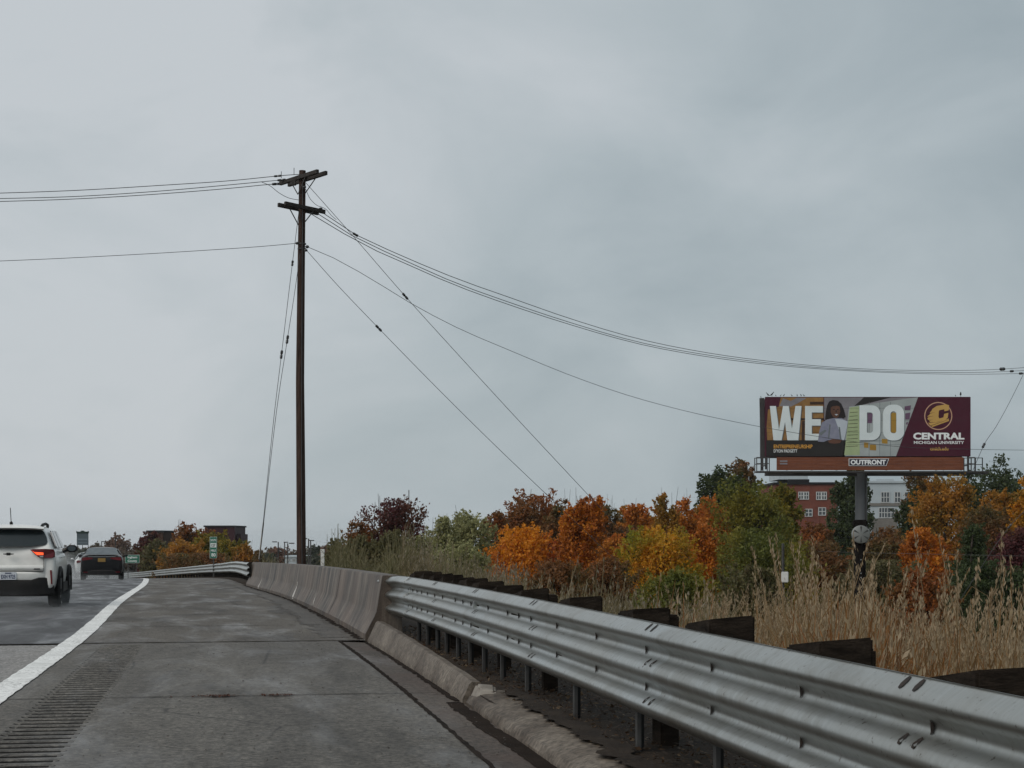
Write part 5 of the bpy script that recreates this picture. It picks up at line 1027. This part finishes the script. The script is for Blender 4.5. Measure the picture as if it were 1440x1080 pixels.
T = [
 # behind the barrier, left to right
 ('tree','sparse dark purple tree rising above the reeds behind the barrier',546,705,98,84,'purple','sparse',.32,None,.4,6),
 ('tree','small rusty tree at the left foot of the purple tree',501,733,46,82,'rust','round',.8,None,.2,2),
 ('bush','dark green bush at the left end of the hedge by the barrier',478,764,50,74,'hedge','bush',1,None,0,0),
 ('bush','green brown bush below the small rusty tree',512,753,62,73,'hedge','mass',1,None,0,0),
 ('bush','green brown bush below the purple tree',553,747,68,72,'hedge','mass',1,None,0,0),
 ('bush','olive bush between the purple tree and the grey green willow',592,752,52,72,'olive','mass',.9,None,0,2),
 ('tree','pale grey green willow with feathery top',655,721,70,80,'olive','vase',.8,None,.1,3),
 ('tree','pale grey green willow left of the feathery one',618,728,58,78,'olive','vase',.7,None,.1,4),
 ('bush','pale seedy bush at the foot of the willows',645,762,90,64,'olive','mass',.8,None,0,0),
 ('tree','dark narrow rust tree left of the flame coloured tree',703,715,48,98,'rust','column',1,None,.05,0),
 ('tree','large round brown oak behind the flame coloured tree',742,691,92,108,'rust','round',1,None,.1,1),
 ('tree','dark brown tree between the oak and the tall orange tree',788,697,52,104,'brown','round',.9,None,.1,2),
 ('tree','flame coloured tree turning from yellow to red just above the rail blocks',736,738,96,76,'flame','round',1.2,None,.0,0),
 ('tree','tall bright orange tree right of the brown oak',816,697,72,88,'orange','column',1.2,None,.05,4),
 ('tree','thin dark brown tree with bare twigs right of the tall orange tree',858,706,46,100,'brown','vase',.6,None,.1,5),
 ('tree','small red orange tree low beside the tall orange tree',868,752,50,78,'redor','round',1,None,.1,0),
 ('bush','dark brown bush below the small red orange tree',850,785,90,60,'brown','mass',.9,None,0,0),
 ('bush','greyish brown bush above the rail blocks',780,790,90,58,'brown','mass',.8,None,0,0),
 ('tree','orange topped tree left of the tall golden tree',902,705,54,98,'redor','round',1,None,.1,0),
 ('tree','brown shrubby tree below the orange topped tree',888,740,60,90,'brown','mass',1,None,0,0),
 ('tree','tall pointed golden tree with spiky orange top',937,692,60,92,'tanor','column',1.1,None,.05,4),
 ('tree','round orange red tree right of the tall pointed golden tree',966,698,46,97,'redor','round',1,None,.1,2),
 ('tree','round orange red tree under the dark green oak',1003,699,56,95,'redor','round',1,None,.1,0),
 ('tree','bright yellow green young tree in front of the golden trees',926,742,104,68,'mixed','round',1.2,None,0,0),
 ('tree','narrow tan orange tree right of the yellow green young tree',993,738,46,72,'orange','column',1.1,None,0,0),
 ('tree','brown tree filling the gap behind the narrow tan orange tree',985,735,80,100,'rust','mass',1,None,0,0),
 ('tree','dark green oak standing out against the sky left of the billboard',1011,657,66,130,'dgreen','round',.9,None,.15,0),
 ('tree','brown green tree top beside the dark green oak',1044,647,56,132,'brown','round',1,None,.1,0),
 ('tree','big rounded green tree under the left end of the billboard',1066,672,106,84,'green','round',1.3,None,0,0),
 ('tree','yellowing green tree leaning on the big rounded green one',1103,674,44,92,'ygreen','round',1.2,None,0,0),
 ('tree','dark green shrubby tree at the foot of the big rounded green one',1075,745,120,70,'green','mass',1,None,0,0),
 ('tree','reddish brown tree in front of the brick building',1146,731,56,112,'rust','round',1,None,.05,2),
 ('bush','brown brush below the reddish brown tree',1152,762,92,80,'brown','mass',1,None,0,0),
 ('tree','dark green tree directly behind the billboard column',1196,655,58,150,'dgreen','round',1.1,None,.1,0),
 ('tree','dark green tree in front of the pale building',1285,684,44,150,'dgreen','round',1,None,.1,0),
 ('tree','brown topped tree under the right half of the billboard',1303,661,66,152,'brown','round',1,None,.1,0),
 ('bush','tangled dark brown brush right of the billboard column',1255,745,104,98,'brown','mass',1.1,None,0,2),
 ('bush','dark brush low right of the black disc post',1240,790,110,70,'hedge','mass',1.1,None,0,0),
 ('tree','large orange tree under the right end of the billboard',1330,669,92,108,'tanor','round',1.3,None,.05,2),
 ('tree','golden orange tree below the large orange one',1302,745,72,84,'orange','round',1.2,None,0,0),
 ('tree','tall dark green tree behind the right end of the billboard',1412,641,92,142,'dgreen','round',1,None,.1,0),
 ('tree','dark green tree just right of the billboard catwalk',1368,660,52,145,'dgreen','round',.9,None,.1,0),
 ('tree','red orange topped tree near the right edge',1402,684,64,112,'tanor','round',1,None,.05,0),
 ('tree','brown green tree below the red orange topped one',1392,712,86,102,'brown','mass',1,None,0,0),
 ('tree','bright yellow tree cut by the right edge',1446,669,50,98,'golden','round',1.1,None,.05,0),
 ('conifer','dark green conifer in front of the large orange tree',1366,738,84,64,'dgreen','cone',1.3,None,0,0),
 ('bush','dark maroon bush at the right edge above the reeds',1428,742,80,58,'purple','mass',1,None,0,0),
 ('bush','dark green bush low between the conifer and the maroon bush',1396,790,110,52,'dgreen','mass',1,None,0,0),
 ('tree','rust brown tree filling the gap left of the tall orange tree',768,703,46,116,'rust','round',1,None,0,1),
 ('tree','tan tree filling the gap right of the tall orange tree',842,709,44,114,'tanor','round',1,None,0,1),
 ('tree','tan orange tree between the orange topped tree and the bare twigged one',881,706,44,115,'tanor','round',1,None,0,2),
 ('tree','amber tree behind the two round orange red trees',984,706,50,116,'tanor','round',1,None,0,0),
 ('tree','olive brown tree between the orange red trees and the big green tree',1030,708,46,112,'ygreen','round',1,None,0,0),
 ('bush','low yellow green bush at the foot of the yellow green young tree',952,800,90,48,'green','mass',.9,None,0,0),
 ('bush','low dark bush behind the reeds left of the thin meter post',1060,795,90,46,'hedge','mass',.9,None,0,0),
 ('bush','low rusty bush behind the reeds right of the disc post',1290,800,80,46,'rust','mass',.9,None,0,0),
 # left of the pole
 ('tree','dark red leaved tree left of the yellow tree mass',206,746,34,175,'purple','sparse',.9,None,.2,0),
 ('tree','dark green tree in front of the brown brick block',218,759,42,160,'hedge','round',1,None,0,0),
 ('tree','rusty brown tree with the tallest top left of the pole',264,736,62,165,'rust','round',1.1,None,0,3),
 ('tree','yellow brown tree behind the narrow green sign',292,748,58,160,'ygreen','round',1.1,None,0,0),
 ('tree','amber tree left of the narrow green sign',257,757,62,150,'tanor','round',1.1,None,0,0),
 ('tree','yellow brown tree right of the narrow green sign',325,757,52,158,'ygreen','round',1,None,0,0),
 ('tree','thin amber tree between the green sign and the guy wires',346,762,38,156,'tanor','round',.8,None,0,2),
 ('bush','brown bush at the right end of the yellow tree mass',364,772,24,150,'brown','round',1,None,0,0),
 ('bush','brown brush along the far guardrail below the yellow trees',280,779,110,140,'brown','mass',1,None,0,0),
 ('bush','dark brush beside the county sign',226,784,38,172,'hedge','mass',1,None,0,0),
 ('tree','hazy pinkish tree above the dark sedan',163,751,46,360,'farbrown','round',1,None,0,0),
 ('tree','hazy grey green tree between the welcome sign and the pinkish tree',134,762,26,350,'far','round',1,None,0,0),
 ('tree','hazy pale tree left of the dark red leaved tree',190,766,26,300,'far','round',.8,None,0,0),
 ('tree','hazy grey tree between the SUV and the welcome sign',97,766,34,420,'far','round',1,None,0,0),
 ('tree','hazy green tree behind the wing mirror of the SUV',60,768,50,430,'fargreen','round',1,None,0,0),
 ('tree','hazy brown tree hidden behind the SUV glass',15,764,50,430,'far','round',1,None,0,0),
 ('tree','hazy bare brown tree behind the leftmost car park lamp',394,768,34,320,'farbrown','round',.6,None,0,4),
 ('bush','hazy green bush left of the car park lamps',378,777,22,280,'fargreen','round',1,None,0,0),
 ('tree','hazy tree between the lamps and the utility pole',414,772,20,330,'far','round',1,None,0,0),
 ('tree','hazy green tree right of the utility pole lamps',443,764,30,300,'fargreen','round',1,None,0,0),
 ('tree','hazy brown tree left of the dark green hedge bush',461,767,26,280,'farbrown','round',1,None,0,0),
 ('tree','dark green tree left of the small rusty tree',472,757,34,150,'hedge','round',1,None,0,0),
 ('bush','hazy brush behind the marker post',452,781,52,230,'fargreen','mass',1,None,0,0),
 ('tree','hazy grey green tree behind the white car',112,770,40,400,'fargreen','mass',1,None,0,0),
 ('bush','hazy brush behind the dark sedan roof',165,772,60,300,'far','mass',1,None,0,0),
]
for (nm, lb, px, pt, wp, Y, pal, sh, dn, lf, ba, br) in T: tree(nm, lb, px, pt, wp, Y, pal, sh, dn, lf, ba, {'bush':'bush'}.get(nm,'tree'), None, br)
def woodland():
    Vs = []
    for i in range(150):  # belt extended out of view to the left to darken the rail's reflections
        px = -3000+i*30+rng.uniform(-12,12); Y = rng.uniform(520,640); k = Y/F; X = (px-CX)*k; zb = float(ZG(Y))-1; zt = CH-(rng.uniform(768,776)-HY)*k; h = zt-zb
        cl = np.array([(X+rng.normal()*4, Y+rng.normal()*3, zb+h*t, 4, 4, h*.22) for t in np.linspace(.15,.82,8)]); Vs.append(make_leaves(700, cl, .9)[0])
    V = np.concatenate(Vs); tag(npmesh('distant_woodland', V, np.arange(len(V)).reshape(-1,4), PAL['far']), 'hazy grey brown belt of woodland along the horizon', 'woodland', kind='stuff')
woodland()

# ------------------------------------------------------------------ reeds, weeds, litter, grit
def stems(name, label, cat, n, region, hrange, mats, lean=(.15,.10), plume=None, leaves=3, wid=.008, plen=.28, pn=12, psize=.03, clump=.35, curl=.5):
    """region: list of (px0, px1, Y0, Y1) fields; each stem is a bent blade with leaves and a seed head"""
    Vs = []; mi = []; tot = sum((r[1]-r[0]) for r in region)
    for (p0, p1, Y0, Y1) in region:
        m = int(n*(p1-p0)/tot); nc = max(2, int(m*clump/5.5))
        cy = 1/(1/Y1+(1/Y0-1/Y1)*rng.random(nc)); cx = ((p0+(p1-p0)*rng.random(nc))-CX)/F*cy
        id_ = rng.integers(0, nc, m); X = cx[id_]+rng.normal(size=m)*.17; Y = cy[id_]+rng.normal(size=m)*.17
        Z = terr(X, Y); H = hrange[0]+(hrange[1]-hrange[0])*rng.random(m)**.8; H *= (.52+.56*rng.random(nc)**1.1)[id_]
        az = rng.normal(lean[0]*6, 1.2, m); ln = np.abs(rng.normal(lean[0], lean[1], m)); dx = np.cos(az)*ln; dy = np.sin(az)*ln
        base = np.stack([X,Y,Z], -1)
        def pt(t, kx=1.0): return base+np.stack([dx*H*t**2*kx, dy*H*t**2*kx, H*t*(1-.12*ln*t)], -1)
        side = np.stack([np.ones(m), rng.normal(size=m)*.4, np.zeros(m)], -1); side /= np.linalg.norm(side,axis=1)[:,None]
        ts = (0,.35,.7,1.0); ws = (1,.9,.7,.35)
        for j in range(3):
            a, b = pt(ts[j]), pt(ts[j+1]); Vs.append(np.stack([a-side*wid*ws[j]/2, a+side*wid*ws[j]/2, b+side*wid*ws[j+1]/2, b-side*wid*ws[j+1]/2], 1)); mi.append(np.zeros(m,int))
        for q_ in range(leaves):
            t0 = .1+.5*rng.random(m); a = base+np.stack([dx*H*t0**2, dy*H*t0**2, H*t0*(1-.12*ln*t0)], -1); an = rng.random(m)*6.28; L_ = H*(.16+.2*rng.random(m)); o1 = np.stack([np.cos(an)*L_*.45, np.sin(an)*L_*.45, L_*(.75-.2*curl)], -1); o2 = np.stack([np.cos(an)*L_*.95, np.sin(an)*L_*.95, L_*(.75-.9*curl*rng.random(m))], -1)
            lw = side*(wid*.95); Vs.append(np.stack([a-lw*.3,a+lw*.3,a+o1+lw*.5,a+o1-lw*.5],1)); mi.append(np.zeros(m,int)); Vs.append(np.stack([a+o1-lw*.5,a+o1+lw*.5,a+o2+lw*.1,a+o2-lw*.1],1)); mi.append(np.zeros(m,int))
        if plume:
            for q_ in range(pn):
                t = rng.random(m); tt = 1-plen*t; a = base+np.stack([dx*H*tt**2, dy*H*tt**2, H*tt*(1-.12*ln*tt)+plen*H*.0], -1)
                sp_ = psize*1.2*np.sqrt(t)+.004; a = a+np.stack([(rng.normal(size=m)+.4)*sp_, rng.normal(size=m)*sp_, rng.normal(size=m)*sp_*.4], -1)
                u = np.stack([rng.normal(size=m)*.35, rng.normal(size=m)*.35, np.ones(m)*1.5], -1)*psize*1.5; v = rng.normal(size=(m,3))*psize*.34
                Vs.append(np.stack([a-u,a+v,a+u,a-v],1)); mi.append(np.ones(m,int))
    V = np.concatenate(Vs).reshape(-1,3); mm = np.concatenate(mi)
    o = npmesh(name, V, np.arange(len(V)).reshape(-1,4), mats, mi=mm); return tag(o, label, cat, kind='stuff')
stems('tall_dry_reeds', 'tall pale dry reeds with feathery heads behind the near guardrail', 'reeds', 950, [(1180,1330,11.5,26),(1290,1400,10.5,24),(1380,1540,9.5,24)], (1.15,1.75), [M['reed'],M['plume']], (.14,.08), True, 3, .0095, .24, 44, .0085)
stems('mixed_reeds', 'lower tan reeds with feathery heads left of the black disc post', 'reeds', 1000, [(985,1130,17,34),(1060,1240,13,30)], (1.2,1.85), [M['reed'],M['plume']], (.16,.08), True, 3, .010, .24, 40, .009)
stems('rusty_grass', 'rusty orange dry grass tussocks between the guardrail and the reeds', 'grass', 1700, [(1180,1400,9.5,15),(1230,1300,9,13),(960,1180,14,20)], (.6,1.15), [M['reedbrown'],M['plume']], (.16,.1), True, 4, .009, .3, 5, .015)
stems('tan_weeds', 'tangled tan and brown weeds above the guardrail blocks', 'weeds', 2600, [(690,860,26,50),(820,1010,20,44),(940,1060,17,36)], (.8,1.45), [M['weed'],M['fluff']], (.16,.12), True, 6, .014, .4, 7, .014, .3, .8)
stems('fluffy_weeds', 'pale seed fluffed weeds below the grey green willows', 'weeds', 1500, [(575,720,34,56)], (1.1,2.0), [M['weed'],M['fluff']], (.12,.1), True, 6, .016, .5, 16, .017, .3, .8)
stems('green_weeds', 'dull green tall weeds standing behind the concrete barrier', 'weeds', 2600, [(470,600,42,66),(560,680,36,60)], (1.1,2.0), [M['weedg'],M['weed']], (.1,.08), True, 7, .022, .4, 5, .02, .3, .8)
stems('low_weeds', 'low brown weeds along the top of the barrier', 'weeds', 700, [(365,480,62,110),(245,370,130,190)], (.7,1.3), [M['weedg'],M['fluff']], (.14,.1), True, 4, .03, .4, 2, .03)
def litter():
    n = 14000; s = 1+21*rng.random(n)**1.1; u = 3.93+np.abs(rng.normal(size=n))*.8; m = rng.random(n) < .05; u[m] = 3.90-.16*rng.random(m.sum())**2
    Pt = P(s, u); Pt[:,2] = terr(Pt[:,0], Pt[:,1])+.004+.03*rng.random(n); Pt[m,2] = .12
    a = rng.normal(size=(n,3))*[1,1,.35]; a /= np.linalg.norm(a,axis=1)[:,None]; b = np.cross(a,[0,0,1.0])+rng.normal(size=(n,3))*.3; sz = (.008+.018*rng.random(n)**2)[:,None]
    V = np.stack([Pt-a*sz,Pt+b*sz*.5,Pt+a*sz,Pt-b*sz*.5],1).reshape(-1,3); tag(npmesh('leaf_litter', V, np.arange(4*n).reshape(-1,4), M['litter']), 'dark wet leaf litter and twigs under the near guardrail', 'leaf litter', kind='stuff')
    n = 260; s = 12.86+rng.normal(size=n)*.035; u = np.where(rng.random(n) < .6, 1.72+rng.normal(size=n)*.10, 2.2+rng.normal(size=n)*.07); Pt = P(s, u, .012); a = rng.normal(size=(n,3))*[1,1,.3]; a /= np.linalg.norm(a,axis=1)[:,None]; b = np.cross(a,[0,0,1.0]); sz = (.008+.014*rng.random(n))[:,None]
    tag(npmesh('fallen_leaves', np.stack([Pt-a*sz,Pt+b*sz*.5,Pt+a*sz,Pt-b*sz*.5],1).reshape(-1,3), np.arange(4*n).reshape(-1,4), M['leafbits']), 'rusty leaf bits caught in the shoulder joint', 'leaves', kind='stuff')
    n = 1700; s = 5+46*rng.random(n)**1.5; u = .3+3.2*rng.random(n)**.7; Pt = P(s, u, .004); r = .004+.008*rng.random(n)**3; d = np.array([[1,0,0],[0,1,0],[-1,0,0],[0,-1,0],[0,0,.6]]); 
    V = Pt[:,None,:]+d[None]*r[:,None,None]*(.7+.6*rng.random((n,5,1))); f = np.array([[0,1,4,4],[1,2,4,4],[2,3,4,4],[3,0,4,4]]); 
    me = bpy.data.meshes.new('road_grit'); me.from_pydata(V.reshape(-1,3).tolist(), [], [tuple(x[:3]+5*i) for i in range(n) for x in f]); me.materials.append(M['stone']); o = bpy.data.objects.new('road_grit', me); col.objects.link(o); tag(o, 'small dark stones and crumbs scattered over the shoulder', 'grit', kind='stuff')
litter()

# ------------------------------------------------------------------ rain haze
def haze():
    m, nt, b, L = newmat('rain_haze'); nt.nodes.remove(b); v = N(nt, 'ShaderNodeVolumePrincipled'); v.inputs['Color'].default_value = (.86,.9,.93,1); v.inputs['Density'].default_value = .00011; v.inputs['Anisotropy'].default_value = .1
    L(v.outputs[0], nt.nodes['Material Output'].inputs['Volume'])
    mb = MB(); mb.box((0,2000,-16.5), (7400,4200,67)); tag(mb.build('haze', m), kind='stuff')
haze()
